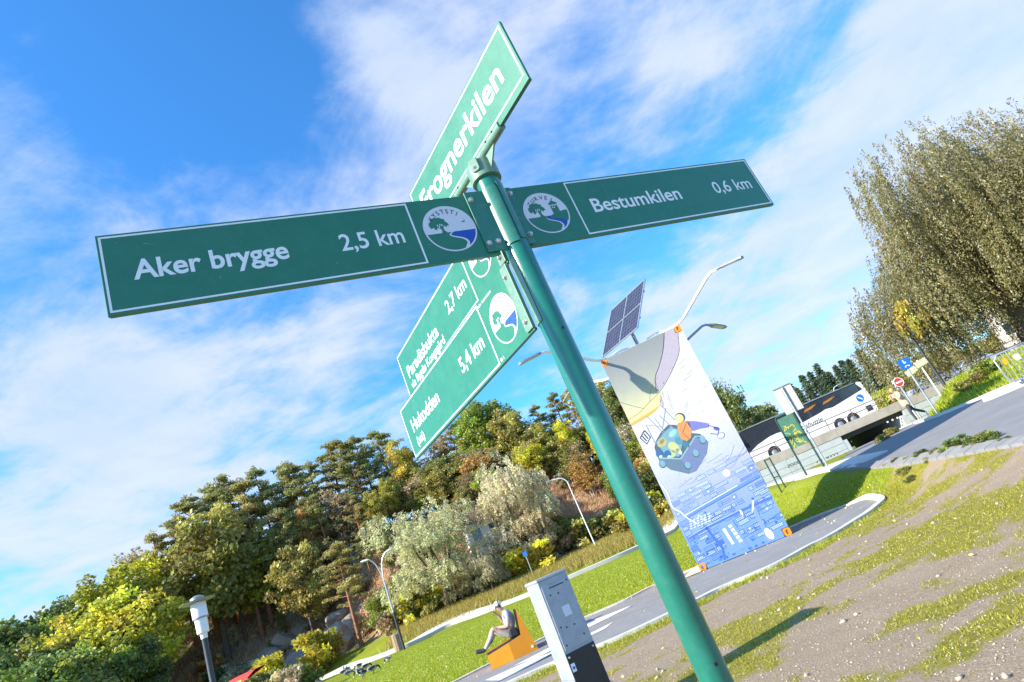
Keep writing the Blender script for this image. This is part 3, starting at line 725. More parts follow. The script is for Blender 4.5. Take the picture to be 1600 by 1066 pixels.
for z in (.05, CH - .05):
    mb = MB()
    for y in (.045, CD - .045): mb.box((CW / 2, y, z), (CW - .40, .06, .07))
    for x in (.045, CW - .045): mb.box((x, CD / 2, z), (.06, CD - .4, .07))
    mb.build('edge_beam', 'cont', ct)
def casting(x, y, z):
    """corner casting: a block with an oval hole in its front face"""
    w_, d_, h_ = .178, .162, .178; mb = MB(); n = 16
    for (oy, sgn) in ((-.018, 1),):
        outer = []; inner = []
        for i in range(n):
            a = 2 * math.pi * i / n + math.pi / n; c, s_ = math.cos(a), math.sin(a); k = 1 / max(abs(c), abs(s_)); outer.append((c * k * w_ / 2, s_ * k * h_ / 2)); inner.append((c * .037, s_ * .058))
        vs = [(x + a, y + oy, z + b) for a, b in outer] + [(x + a, y + oy, z + b) for a, b in inner] + [(x + a, y + oy + .05, z + b) for a, b in inner] + [(x + a, y + d_, z + b) for a, b in outer]
        fs = [(i, (i + 1) % n, n + (i + 1) % n, n + i) for i in range(n)] + [(n + i, n + (i + 1) % n, 2 * n + (i + 1) % n, 2 * n + i) for i in range(n)]
        fs += [(i, 3 * n + i, 3 * n + (i + 1) % n, (i + 1) % n) for i in range(n)] + [tuple(range(3 * n, 4 * n))]
        mb.add(vs, fs, 0); mb.add([(x + a, y + .03, z + b) for a, b in inner], [tuple(range(n))], 1)
    return mb.build('corner_casting', ['orange', 'black'], ct)
for x in (.089, CW - .089):
    for z in (.089, CH - .089):
        casting(x, 0, z); mb = MB(); mb.box((x, CD - .08, z), (.178, .162, .178)); mb.build('corner_casting', 'orange', ct, bevel=.01)
mb = MB(); mb.add([(-.42, -.10, .01), (.02, -.10, .01), (.02, .25, .13), (-.05, .3, .13), (-.42, .3, .01), (.02, .3, .01)], [(0, 1, 2, 3), (0, 3, 4), (0, 4, 5, 1), (3, 2, 5, 4)]); mb.build('foot_wedge', 'cream', ct)
# mural board
def LP_(c, k=.68): return tuple(v * k for v in L(c))
mu, nt, b = newmat('mural_print')
tcn = nt.nodes.new('ShaderNodeTexCoord'); sx = nt.nodes.new('ShaderNodeSeparateXYZ'); nt.links.new(tcn.outputs['Object'], sx.inputs[0])
nz = nt.nodes.new('ShaderNodeTexNoise'); nz.inputs['Scale'].default_value = 1.6; nz.inputs['Detail'].default_value = 7; nt.links.new(tcn.outputs['Object'], nz.inputs['Vector'])
ad = nt.nodes.new('ShaderNodeMath'); ad.operation = 'MULTIPLY_ADD'; nt.links.new(nz.outputs[0], ad.inputs[0]); ad.inputs[1].default_value = .9; nt.links.new(sx.outputs[2], ad.inputs[2])
dv = nt.nodes.new('ShaderNodeMath'); dv.operation = 'DIVIDE'; nt.links.new(ad.outputs[0], dv.inputs[0]); dv.inputs[1].default_value = 6.5
rp = nt.nodes.new('ShaderNodeValToRGB'); el = rp.color_ramp.elements
el[0].position = .05; el[0].color = (*LP_((118, 160, 232)), 1); el[1].position = .95; el[1].color = (*LP_((232, 228, 236)), 1)
for p, c in ((.18, (132, 168, 236)), (.32, (165, 180, 238)), (.42, (196, 200, 240)), (.56, (222, 220, 240)), (.72, (236, 234, 240))): e = el.new(p); e.color = (*LP_(c), 1)
nt.links.new(dv.outputs[0], rp.inputs[0])
# fine drawn lines: thin contour bands of a distorted noise
n2 = nt.nodes.new('ShaderNodeTexNoise'); n2.inputs['Scale'].default_value = 2.6; n2.inputs['Detail'].default_value = 3; nt.links.new(tcn.outputs['Object'], n2.inputs['Vector'])
ml = nt.nodes.new('ShaderNodeMath'); ml.operation = 'MULTIPLY'; ml.inputs[1].default_value = 9; nt.links.new(n2.outputs[0], ml.inputs[0])
fr = nt.nodes.new('ShaderNodeMath'); fr.operation = 'FRACT'; nt.links.new(ml.outputs[0], fr.inputs[0])
cp = nt.nodes.new('ShaderNodeMath'); cp.operation = 'LESS_THAN'; cp.inputs[1].default_value = .045; nt.links.new(fr.outputs[0], cp.inputs[0])
sc_ = nt.nodes.new('ShaderNodeMath'); sc_.operation = 'MULTIPLY'; sc_.inputs[1].default_value = .32; nt.links.new(cp.outputs[0], sc_.inputs[0])
mx = nt.nodes.new('ShaderNodeMix'); mx.data_type = 'RGBA'; nt.links.new(sc_.outputs[0], mx.inputs[0]); nt.links.new(rp.outputs[0], mx.inputs[6]); mx.inputs[7].default_value = (*LP_((80, 95, 160)), 1)
nt.links.new(mx.outputs[2], b.inputs['Base Color']); b.inputs['Roughness'].default_value = .55
mb = MB(); mb.prism([(.004, .20), (.20, .20), (.20, .004), (CW - .20, .004), (CW - .20, .20), (CW - .004, .20), (CW - .004, CH - .20), (CW - .20, CH - .20), (CW - .20, CH - .004), (.20, CH - .004), (.20, CH - .20), (.004, CH - .20)], lambda a, z: (a, -.012, z), lambda a, z: (a, .008, z))
mural = mb.build('mural_board', mu, ct); mural['label'] = 'printed mural of a balloon basket over a blue city map'
# the balloon's envelope, a print with soft colours of its own
be, nt, b = newmat('balloon_print')
tcn = nt.nodes.new('ShaderNodeTexCoord'); sx = nt.nodes.new('ShaderNodeSeparateXYZ'); nt.links.new(tcn.outputs['Object'], sx.inputs[0])
nz = nt.nodes.new('ShaderNodeTexNoise'); nz.inputs['Scale'].default_value = 3.5; nz.inputs['Detail'].default_value = 9; nz.inputs['Roughness'].default_value = .7; nt.links.new(tcn.outputs['Object'], nz.inputs['Vector'])
ad = nt.nodes.new('ShaderNodeMath'); ad.operation = 'MULTIPLY_ADD'; nt.links.new(nz.outputs[0], ad.inputs[0]); ad.inputs[1].default_value = .55; nt.links.new(sx.outputs[2], ad.inputs[2])
mr_ = nt.nodes.new('ShaderNodeMapRange'); mr_.inputs[1].default_value = 4.3; mr_.inputs[2].default_value = 6.3; nt.links.new(ad.outputs[0], mr_.inputs[0])
rp = nt.nodes.new('ShaderNodeValToRGB'); el = rp.color_ramp.elements
el[0].position = 0; el[0].color = (*LP_((205, 190, 130), 1.05), 1); el[1].position = 1; el[1].color = (*LP_((120, 124, 124), 1.05), 1)
for p, c in ((.2, (180, 176, 138)), (.5, (146, 148, 134)), (.8, (128, 130, 130))): e = el.new(p); e.color = (*LP_(c, 1.05), 1)
nt.links.new(mr_.outputs[0], rp.inputs[0]); nt.links.new(rp.outputs[0], b.inputs['Base Color']); b.inputs['Roughness'].default_value = .6
PC_ = {}
def pcol(rgb):
    k = 'print_%d_%d_%d' % tuple(rgb)
    if k not in PC_: PC_[k] = mat(k, tuple(v * .68 for v in L(rgb)), .6, var=.06, scale=12)
    return PC_[k]
pr_m = [be]; pr_i = {}
prt = MB(); lay = [0]
def pm(c):
    if c is None: return 0
    if c not in pr_i: pr_i[c] = len(pr_m); pr_m.append(pcol(c))
    return pr_i[c]
def pp(pts, c, l=0):
    y = -.0135 - l * .0006; prt.add([(max(.006, min(CW - .006, a)), y, max(.03, z)) for a, z in pts], [tuple(range(len(pts)))], pm(c))
def pline(pts, wd, c, l=1):
    n = len(pts); vs = []; y = -.0135 - l * .0006
    for i, (a, z) in enumerate(pts):
        a0, z0 = pts[max(i - 1, 0)]; a1, z1 = pts[min(i + 1, n - 1)]; q = math.hypot(a1 - a0, z1 - z0) or 1
        u, v_ = -(z1 - z0) / q * wd / 2, (a1 - a0) / q * wd / 2
        for s in (1, -1): vs.append((max(.006, min(CW - .006, a + s * u)), y, max(.03, z + s * v_)))
    prt.add(vs, [(2 * i, 2 * i + 1, 2 * i + 3, 2 * i + 2) for i in range(n - 1)], pm(c))
def pell(cx, cz, rx, rz, c, l=1, rot=0., n=22):
    k, s = math.cos(rot), math.sin(rot); pp([(cx + math.cos(t) * rx * k - math.sin(t) * rz * s, cz + math.cos(t) * rx * s + math.sin(t) * rz * k) for t in [2 * math.pi * i / n for i in range(n)]], c, l)
edge = spline2([(2.30, 5.86), (2.12, 5.42), (1.95, 5.20), (1.53, 4.84), (1.08, 4.55), (.73, 4.42), (.35, 4.27), (.006, 4.22)], 6)
pp(edge + [(.006, 5.855), (.205, 5.855), (.205, 6.05), (2.23, 6.05), (2.23, 5.87)], None, 0)
pp(spline2([(2.30, 5.86), (2.12, 5.42), (1.95, 5.20), (1.53, 4.84), (1.08, 4.58)], 6) + spline2([(1.10, 4.85), (1.30, 5.15), (1.62, 5.45), (1.90, 5.86), (1.95, 6.05)], 5) + [(2.23, 6.05), (2.23, 5.87)], (190, 178, 190), 1)
pline(spline2([(1.97, 6.04), (1.72, 5.6), (1.45, 5.26), (1.18, 4.98), (1.04, 4.62)], 6), .022, (70, 76, 90), 2)
pline(edge, .012, (70, 70, 80), 2); pline(spline2([(.02, 4.75), (.3, 4.50), (.52, 4.33)], 5), .014, (120, 112, 90), 2)
pline(spline2([(1.3, 5.0), (.95, 4.75), (.75, 4.45)], 5), .010, (150, 140, 110), 2)
pp(spline2([(1.16, 4.60), (.73, 4.42), (.35, 4.27), (.006, 4.22)], 5) + spline2([(.006, 4.02), (.4, 4.08), (.75, 4.14), (1.0, 4.26), (1.16, 4.60)], 5), (240, 222, 158), 1)
pp(spline2([(.006, 4.02), (.4, 4.06), (.75, 4.12), (1.0, 4.26)], 5) + [(.9, 4.22), (.5, 4.16), (.006, 4.10)], (226, 180, 90), 2)
# faint notes of shading on the white sky
for i in range(26):
    a = 1.35 + .95 * random.random(); z = 3.5 + 1.6 * random.random(); l = .12 + .3 * random.random(); pline([(a, z), (a + l * .8, z + l * .25)], .012 + .02 * random.random(), random.choice([(205, 203, 214), (214, 212, 222), (190, 190, 204)]), 1)
for i in range(16):
    a = .9 + .35 * random.random(); pline([(a, 4.2 - .3 * random.random()), (a + .12, 4.9 - .5 * random.random())], .02, (222, 218, 224), 1)
# basket and its load (simplified)
pp([(.31, 3.25), (.27, 2.85), (.45, 2.55), (.81, 2.28), (1.03, 2.27), (1.48, 2.57), (1.65, 2.82), (1.56, 3.10), (1.26, 3.27), (1.10, 3.57), (.92, 3.66), (.64, 3.55), (.42, 3.39)], (84, 104, 122), 3)
pp([(.31, 2.94), (.81, 2.70), (1.42, 3.08), (1.65, 2.82), (1.48, 2.57), (1.03, 2.27), (.81, 2.28), (.45, 2.55), (.27, 2.85)], (104, 128, 150), 4)
pp([(.81, 2.70), (1.42, 3.08), (1.65, 2.82), (1.48, 2.57), (1.03, 2.27), (.90, 2.27)], (118, 132, 172), 5)
pline([(.31, 2.95), (.81, 2.71), (1.42, 3.09), (1.62, 3.0)], .035, (150, 190, 196), 6)
pp([(.42, 3.36), (.70, 3.50), (.95, 3.58), (1.08, 3.45), (1.15, 3.2), (.95, 2.95), (.8, 2.78), (.5, 2.92)], (120, 172, 186), 5)
for a, z, rx, rz, c in ((.55, 3.29, .14, .11, (196, 186, 120)), (.57, 3.32, .08, .06, (216, 206, 150)), (.78, 3.05, .12, .17, (206, 210, 140)), (.66, 2.92, .11, .10, (190, 206, 150)), (.98, 3.16, .1, .12, (90, 150, 168)), (.92, 3.4, .13, .07, (160, 206, 214)), (.85, 2.9, .06, .1, (222, 226, 190)), (1.1, 2.98, .08, .09, (70, 128, 146))):
    pell(a, z, rx, rz, c, 6, .4)
for a, z in ((.36, 3.05), (.56, 2.96)): pell(a, z, .095, .10, (52, 110, 158), 7); pell(a, z - .08, .05, .035, (200, 220, 230), 8)
for a, z in ((.31, 2.77), (.89, 2.48), (1.22, 2.68), (1.54, 2.92)): pell(a, z, .085, .105, (60, 90, 110), 6); pell(a + .008, z + .012, .075, .092, (128, 172, 188), 7)
pp([(1.14, 3.58), (1.30, 3.62), (1.45, 3.48), (1.40, 3.26), (1.30, 3.10), (1.16, 3.06), (1.05, 3.18), (1.08, 3.44)], (226, 152, 92), 7)
pline([(1.36, 3.5), (1.16, 3.30), (1.24, 3.1)], .03, (196, 112, 60), 8)
pp([(1.38, 3.56), (1.62, 3.44), (1.88, 3.26), (1.84, 3.16), (1.62, 3.22), (1.42, 3.24)], (128, 130, 196), 7)
pline([(1.85, 3.22), (2.06, 3.02), (1.96, 2.90), (1.80, 3.0)], .022, (86, 84, 140), 8); pell(2.0, 3.05, .075, .05, (104, 100, 176), 8, -.7); pell(2.02, 2.84, .10, .08, (120, 120, 180), 8, .3); pell(2.02, 2.84, .085, .066, (226, 224, 242), 9, .3)
pell(1.28, 3.70, .135, .135, (70, 78, 120), 8); pell(1.26, 3.69, .112, .118, (238, 214, 128), 9); pell(1.24, 3.72, .05, .06, (248, 234, 180), 10)
for p, q in (((.37, 3.9), (.38, 3.36)), ((.66, 3.98), (.79, 3.3)), ((1.06, 4.1), (.72, 3.62)), ((.37, 3.9), (.70, 3.7)), ((.98, 4.2), (1.12, 3.7)), ((.5, 4.1), (.8, 3.2)), ((.40, 3.36), (.9, 2.76)), ((.8, 4.0), (1.0, 3.5))):
    pline([p, q], .018, (150, 168, 176), 9)
pline([(.27, 3.78), (.34, 3.55), (.17, 3.42), (.08, 3.64), (.27, 3.78)], .03, (66, 74, 92), 8); pline([(.22, 3.70), (.26, 3.54)], .03, (66, 74, 92), 8); pline([(.15, 3.66), (.20, 3.50)], .03, (66, 74, 92), 8)
# the city map, seen from above: streets, blocks, roofs and lit windows
BL = [(92, 140, 226), (78, 128, 220), (110, 156, 232), (128, 168, 236), (66, 116, 208), (98, 146, 228)]
rr_ = random.Random(5)
for i in range(15):
    z = 1.98 - i * .128 - .012 * i * .3
    a = .03 + .05 * rr_.random(); tilt = .055 + .05 * rr_.random()
    while a < CW - .12:
        wd = .10 + .26 * rr_.random(); hh = .075 + .04 * rr_.random(); fade = max(0, min(1, (z - .7) / 1.3))
        if rr_.random() < .84 - .42 * fade:
            c = rr_.choice(BL); c = tuple(int(v + (t - v) * (.15 + .62 * fade)) for v, t in zip(c, (186, 196, 240)))
            sk = -.03 + .05 * rr_.random(); zz_ = z + tilt * a
            q = [(a, zz_ - hh / 2), (a + wd, zz_ - hh / 2 + tilt * wd), (a + wd + sk, zz_ + hh / 2 + tilt * wd), (a + sk, zz_ + hh / 2)]
            pp(q, c, 1); dk = tuple(int(v * (.60 + .25 * fade)) for v in c)
            pline(q + [q[0]], .010, dk, 2)
            tq = rr_.random()
            if tq < .40:
                nw = int(wd / .042)
                for k in range(nw):
                    for rw in (-.2, .2):
                        x = a + (k + .6) * .042 + sk / 2; zc = zz_ + rw * hh + tilt * (x - a); pp([(x - .010, zc - .011), (x + .010, zc - .011), (x + .010, zc + .011), (x - .010, zc + .011)], (236, 242, 252), 3)
            elif tq < .62: pline([((q[0][0] + q[3][0]) / 2, (q[0][1] + q[3][1]) / 2), ((q[1][0] + q[2][0]) / 2, (q[1][1] + q[2][1]) / 2)], .012, dk, 3)
            elif tq < .72: pell(a + wd / 2, zz_ + tilt * wd / 2, .03, .03, (206, 222, 250), 3)
        a += wd + .02 + .05 * rr_.random()
for i in range(60):
    z = .06 + 1.2 * rr_.random() ** 1.5; a = .06 + 2.3 * rr_.random(); pell(a, z, .02 + .025 * rr_.random(), .018 + .02 * rr_.random(), rr_.choice([(74, 122, 214), (88, 138, 224), (60, 106, 198)]), 3, 0, 8)
pline([(.24, 1.33), (.8, 1.39), (2.41, 1.56)], .075, (108, 150, 230), 4); pline([(.24, 1.36), (.8, 1.43), (1.8, 1.54)], .024, (226, 234, 250), 5); pline([(.24, 1.29), (2.41, 1.51)], .010, (52, 84, 180), 5)
pline([(.09, .82), (.63, .89), (1.6, .95), (2.42, .96)], .06, (78, 124, 216), 4); pline([(.09, .85), (.63, .92), (1.6, .98)], .010, (214, 226, 250), 5)
pline([(.60, .92), (.75, .31), (.67, .03)], .06, (70, 116, 208), 4); pline([(1.9, .95), (1.88, .5), (1.86, .03)], .10, (138, 168, 238), 4)
for i in range(6):
    for j in range(4): pp([(.22 + .10 * i + .02 * j, 1.0 + .055 * j), (.29 + .10 * i + .02 * j, 1.005 + .055 * j), (.30 + .10 * i + .02 * j, 1.035 + .055 * j), (.23 + .10 * i + .02 * j, 1.03 + .055 * j)], (230, 238, 252), 5)
pp([(.88, .80), (1.28, .83), (1.36, .12), (.84, .10)], (128, 164, 238), 4); pp([(.95, .72), (1.03, .72), (1.07, .30), (1.0, .30)], (240, 244, 252), 6)
for k in range(5): pp([(1.12 + .015 * k, .74 - .10 * k), (1.21 + .015 * k, .75 - .10 * k), (1.22 + .015 * k, .68 - .10 * k), (1.13 + .015 * k, .67 - .10 * k)], (240, 244, 252), 6)
pell(1.94, .20, .085, .15, (244, 247, 253), 6, .2); pell(1.70, 1.92, .095, .095, (246, 226, 220), 6); pell(1.57, .90, .03, .075, (240, 244, 252), 6)
pp([(1.80, .80), (1.88, .86), (2.0, 1.06), (1.94, 1.06)], (240, 244, 252), 6)
pline(spline2([(.02, 2.40), (.10, 2.05), (.06, 1.68), (.19, 1.49), (.29, 1.28), (.45, 1.06)], 6), .035, (242, 244, 252), 7)
for i in range(14):
    z = 2.0 + .35 * rr_.random(); a = .3 + 2.0 * rr_.random(); pline(spline2([(a, z), (a + .2, z + .05 * rr_.random()), (a + .45, z + .25 * rr_.random())], 4), .010, (150, 160, 214), 2)
prt.build('mural_print', pr_m, mural)
# lamps at the four corners, pipes meet on a ring on the roof
def lamp(sxx, syy, back):
    ca = Vector((CW / 2, CD / 2, 0)); cn = Vector((CW if sxx > 0 else 0, CD if syy > 0 else 0, 0)); dr = (cn - ca).normalized()
    P = lambda r, z: cn + dr * r + Vector((0, 0, z))
    path = [P(-1.30, 6.30), P(-.9, 6.28), P(-.45, 6.14), P(0.05, 6.11), P(.30, 6.16), P(1.55, 6.62), P(1.75, 6.65), P(1.95, 6.61)]
    pth = smooth_line([path[0], path[1], path[2], path[3], path[4]], 4) + path[5:]
    mb = MB(); mb.tube(pth, .042, 10); arm = mb.build('lamp_arm', 'white' if not back else 'lampgrey', ct, True)
    hd = MB(); a, b2 = P(1.90, 6.625), P(2.72, 6.42); t = (b2 - a).normalized(); sd = Vector((-dr.y, dr.x, 0)); up = sd.cross(t) * -1
    if up.z < 0: up = -up
    prof = [(0, .045), (.10, .07), (.22, .12), (.72, .12), (.84, .07)]
    vs = []
    for s_, wd in prof:
        for q, hh in ((-wd, -.018), (wd, -.018), (wd * .7, .045), (-wd * .7, .045)): vs.append(a + t * s_ + sd * q + up * hh)
    fs = [(0, 1, 2, 3), (16, 19, 18, 17)] + [(i * 4 + j, (i + 1) * 4 + j, (i + 1) * 4 + (j + 1) % 4, i * 4 + (j + 1) % 4) for i in range(4) for j in range(4)]
    hd.add(vs, fs); head = hd.build('lamp_head', 'lampgrey', arm, bevel=.006)
    gl = MB(); gl.add([a + t * .24 + sd * -.09 - up * .021, a + t * .24 + sd * .09 - up * .021, a + t * .70 + sd * .09 - up * .021, a + t * .70 + sd * -.09 - up * .021], [(0, 1, 2, 3)])
    gl.build('lamp_lens', 'led', arm)
lamp(-1, -1, False); lamp(1, -1, False); lamp(1, 1, True); lamp(-1, 1, False)
mb = MB(); mb.tube([(CW / 2 + .62 * math.cos(t), CD / 2 + .62 * math.sin(t), 6.16) for t in [2 * math.pi * i / 24 for i in range(25)]], .045, 8, caps=False); mb.build('mount_ring', 'galv', ct, True)
# solar panel
Mi = Matrix.Rotation(.143, 3, 'Z'); PCn = Vector((3.47, 18.01, 5.74 + CAMZ)) - Vector((2.101, 16.926, .02)); PCn = Mi @ PCn
Rp = Matrix.Rotation(-.94 + .143, 3, 'Z') @ Matrix.Rotation(.88, 3, 'X'); PW, PHt = 1.87, 2.04
mb = MB(); mb.cyl((CW / 2, CD / 2, 6.08), PCn - Rp @ Vector((0, 0, .06)), .055, 14); mb.cyl((CW / 2 - .0, CD / 2, 6.06), (CW / 2, CD / 2, 6.12), .2, 18)
mb.build('panel_post', 'galv', ct, True)
pv, nt, b = newmat('solar_cells')
tcn = nt.nodes.new('ShaderNodeTexCoord'); bk = nt.nodes.new('ShaderNodeTexBrick'); bk.offset = 0; nt.links.new(tcn.outputs['UV'], bk.inputs['Vector'])
bk.inputs['Scale'].default_value = 1; bk.inputs['Brick Width'].default_value = 1 / 6; bk.inputs['Row Height'].default_value = 1 / 6; bk.inputs['Mortar Size'].default_value = .006
bk.inputs['Color1'].default_value = (.030, .028, .045, 1); bk.inputs['Color2'].default_value = (.042, .038, .058, 1); bk.inputs['Mortar'].default_value = (.13, .13, .155, 1)
nt.links.new(bk.outputs[0], b.inputs['Base Color']); b.inputs['Roughness'].default_value = .25
sp_root = MB(); bt = .018
for sgx in (-1, 1): sp_root.box(PCn + Rp @ Vector((sgx * (PW / 2 - .0175), 0, 0)), (.035, PHt, .04), rot=Rp)
for sgy in (-1, 1): sp_root.box(PCn + Rp @ Vector((0, sgy * (PHt / 2 - .0175), 0)), (PW - .07, .035, .04), rot=Rp)
sp_root.box(PCn, (.035, PHt - .07, .038), rot=Rp)
for sgx in (-1, 1): sp_root.box(PCn + Rp @ Vector((sgx * (PW / 4 - .004), 0, 0)), (PW / 2 - .061, .035, .036), rot=Rp)
for sgy in (-.55, .55): sp_root.box(PCn + Rp @ Vector((0, sgy, -.045)), (PW * .98, .05, .045), rot=Rp)
spanel = sp_root.build('solar_panel', 'galv', ct)
for sgx in (-1, 1):
    for sgy in (-1, 1):
        c = Vector((sgx * PW / 4, sgy * PHt / 4, .006)); x_, y_ = PW / 4 - .026, PHt / 4 - .026; me = bpy.data.meshes.new('cell_module')
        vs = [PCn + Rp @ (c + Vector((a * x_, b_ * y_, 0))) for a, b_ in ((-1, -1), (1, -1), (1, 1), (-1, 1))]
        me.from_pydata([tuple(v) for v in vs], [], [(0, 1, 2, 3)]); uv = me.uv_layers.new(name='UVMap')
        for i, q in enumerate(((0, 0), (1, 0), (1, 1), (0, 1))): uv.data[i].uv = q
        me.materials.append(pv); obj('cell_module', me, spanel)

# ------------------------------------------------------------------ grey cabinet
th_ = math.radians(28); CBW, CBD, CBH = .345, .34, 1.47
cabc = gp(905, 1120); cabc = Vector((-.66, 6.85, 0)); cabc.z = hz(cabc.x, cabc.y)
cb = thing('street_cabinet', 'tall grey metal electrical cabinet with a black lower door beside the path', 'cabinet', cabc, th_)
mb = MB(); mb.box((0, 0, .24), (CBW + .004, CBD + .004, .56)); mb.build('base', 'grey_b', cb, bevel=.004)
mb = MB(); mb.box((0, 0, .52 + (CBH - .52) / 2 + .0), (CBW, CBD, CBH - .522)); mb.build('body', 'grey_l', cb, bevel=.005)
mb = MB(); mb.box((0, 0, CBH + .012), (CBW + .022, CBD + .022, .026), top=.97); mb.build('lid', 'grey_l', cb, bevel=.004)
mb = MB(); mb.box((.005, -CBD / 2 - .004, 1.10), (CBW - .03, .008, .62)); door = mb.build('door', 'grey_l', cb, bevel=.002)
mb = MB(); mb.box((.01, -CBD / 2 - .0095, 1.375), (.17, .003, .010)); mb.build('slot', 'dark', door)
mb = MB(); mb.box((.02, -CBD / 2 - .0095, 1.12), (.086, .003, .10)); mb.build('label_plate', 'emblem_white', door)
for x, z in ((-.09, 1.31), (.0, 1.30), (-.05, .98), (.04, .975), (-.12, .83), (.10, .86), (-.11, 1.0), (.14, 1.385)):
    mb = MB(); mb.lathe([(.009, 0), (.009, .003)], (x, -CBD / 2 - .0082, z), 10, rot=Matrix.Rotation(math.pi / 2, 3, 'X')); mb.build('lock', 'dark', door)
mb = MB(); mb.box((.0, -CBD / 2 - .0045, .545), (CBW - .008, .009, .43)); ld = mb.build('lower_door', 'cab_black', cb, bevel=.002)
for x in (-.14, .14):
    mb = MB(); mb.lathe([(.012, 0), (.010, .004)], (x, -CBD / 2 - .009, .725), 10, rot=Matrix.Rotation(math.pi / 2, 3, 'X')); mb.build('lock', 'steel', ld)
mb = MB(); mb.box((-.135, -CBD / 2 - .0102, .63), (.042, .002, .075), mi=0); mb.add([(-.150, -CBD / 2 - .0118, .640), (-.120, -CBD / 2 - .0118, .640), (-.120, -CBD / 2 - .0118, .622), (-.135, -CBD / 2 - .0118, .610), (-.150, -CBD / 2 - .0118, .622)], [(0, 1, 2, 3, 4)], 1); mb.build('sticker', ['signwhite', 'blue'], ld)

# ------------------------------------------------------------------ orange lounge seat and the people
b_, c_, g_ = gp(770, 1048.5), gp(799, 1035), gp(842, 1015)
ux = (g_ - b_); SL = ux.length; rzs = math.atan2(ux.y, ux.x)
seat = thing('lounge_seat', 'orange angular lounge seat on the path with a man in it', 'seat', (b_.x, b_.y, .02), rzs)
kx = (Matrix.Rotation(-rzs, 3, 'Z') @ (c_ - b_))
prof = [(0, 0), (SL * .47, 0), (SL, 0), (SL * .84, .96), (SL * .76, .42), (SL * .47, .37), (0, .30)]
def bulge(x): return -.06 * max(0, 1 - abs(x - SL * .47) / (SL * .5))
for y0, y1 in ((0, .03), (.84, .87)):
    mb = MB(); mb.prism(prof, lambda a, z: (a, y0 + (bulge(a) if y0 == 0 else 0), z), lambda a, z: (a, y1 + (bulge(a) if y0 == 0 else 0), z))
    mb.build('side_panel', 'orange_seat', seat)
mb = MB(); mb.add([(.0, .031, .285), (SL * .47, -.028, .35), (SL * .75, .0, .40), (SL * .75, .839, .40), (SL * .47, .839, .35), (.0, .839, .285)], [(0, 1, 4, 5), (1, 2, 3, 4)]); mb.build('seat_board', 'black', seat)
mb = MB(); mb.prism([(SL * .755, .40), (SL * .79, .40), (SL * .845, .955), (SL * .825, .955)], lambda a, z: (a, .031, z), lambda a, z: (a, .839, z)); mb.build('backrest', 'black', seat)
mb = MB(); mb.add([(.003, .03, .01), (.003, .84, .01), (.003, .84, .29), (.003, .03, .29)], [(0, 1, 2, 3)]); mb.build('front_panel', 'orange_seat', seat)
mb = MB(); mb.lathe([(.03, 0), (.03, .006)], (SL * .9, -.012, .10), 12, rot=Matrix.Rotation(math.pi / 2, 3, 'X')); mb.build('cap_plug', 'signwhite', seat)

def hand_pts(base, direction, up, sz=1.):
    """a palm with five finger chains; returns nodes (co, radius, parent) relative to index 0 = palm"""
    d = Vector(direction).normalized(); u = Vector(up); u = (u - d * u.dot(d)).normalized(); s = d.cross(u)
    N = [(Vector(base) + d * .045 * sz, .030 * sz, -1)]
    for i, (off, ln) in enumerate(((-.030, .060), (-.010, .075), (.010, .080), (.030, .070))):
        k = Vector(base) + d * .095 * sz + s * off * sz; N.append((k, .0105 * sz, 0)); N.append((k + (d * .6 - u * .8) * ln * .5 * sz, .009 * sz, len(N) - 1)); N.append((k + (d * .5 - u * 1.5) * ln * .6 * sz, .008 * sz, len(N) - 1))
    N.append((Vector(base) + d * .05 * sz - s * .045 * sz, .012 * sz, 0)); N.append((Vector(base) + d * .085 * sz - s * .06 * sz - u * .02 * sz, .010 * sz, len(N) - 1))
    return N
def figure(name, nodes, mats, hands, parent_fn, scale=1.):
    """nodes: key -> (co, radius(x,y), parent key, material index); one continuous skinned body"""
    keys = list(nodes); V_ = []; E_ = []; R_ = []; MI = []; ix = {}
    for k in keys: ix[k] = len(V_); V_.append(Vector(nodes[k][0])); R_.append(nodes[k][1]); MI.append(nodes[k][3])
    for k in keys:
        if nodes[k][2]: E_.append((ix[nodes[k][2]], ix[k]))
    for wk, direction, up, mi in hands:
        o = len(V_)
        for co, r, p in hand_pts(V_[ix[wk]], direction, up): V_.append(co); R_.append((r, r)); MI.append(mi); E_.append((ix[wk] if p < 0 else o + p, len(V_) - 1))
    me = bpy.data.meshes.new('b'); me.from_pydata([tuple(v) for v in V_], E_, []); o = bpy.data.objects.new('b', me); col.objects.link(o)
    sk = o.modifiers.new('skin', 'SKIN'); sk.use_smooth_shade = True
    for i, d in enumerate(me.skin_vertices[0].data): d.radius = R_[i]; d.use_root = (i == 0)
    sb = o.modifiers.new('sub', 'SUBSURF'); sb.levels = 2; sb.render_levels = 2
    me2 = bpy.data.meshes.new_from_object(o.evaluated_get(bpy.context.evaluated_depsgraph_get())); bpy.data.objects.remove(o)
    me2.materials.clear()
    for mt in mats: me2.materials.append(M[mt])
    P = np.array([V_[a] for a, b in E_]); Q = np.array([V_[b] for a, b in E_]); em = np.array([MI[b] for a, b in E_])
    for p in me2.polygons:
        c = np.array(p.center); d = Q - P; t = np.clip(((c - P) * d).sum(1) / ((d * d).sum(1) + 1e-9), 0, 1); di = np.linalg.norm(P + d * t[:, None] - c, axis=1); p.material_index = int(em[np.argmin(di)]); p.use_smooth = True
    return obj(name, me2, parent_fn)
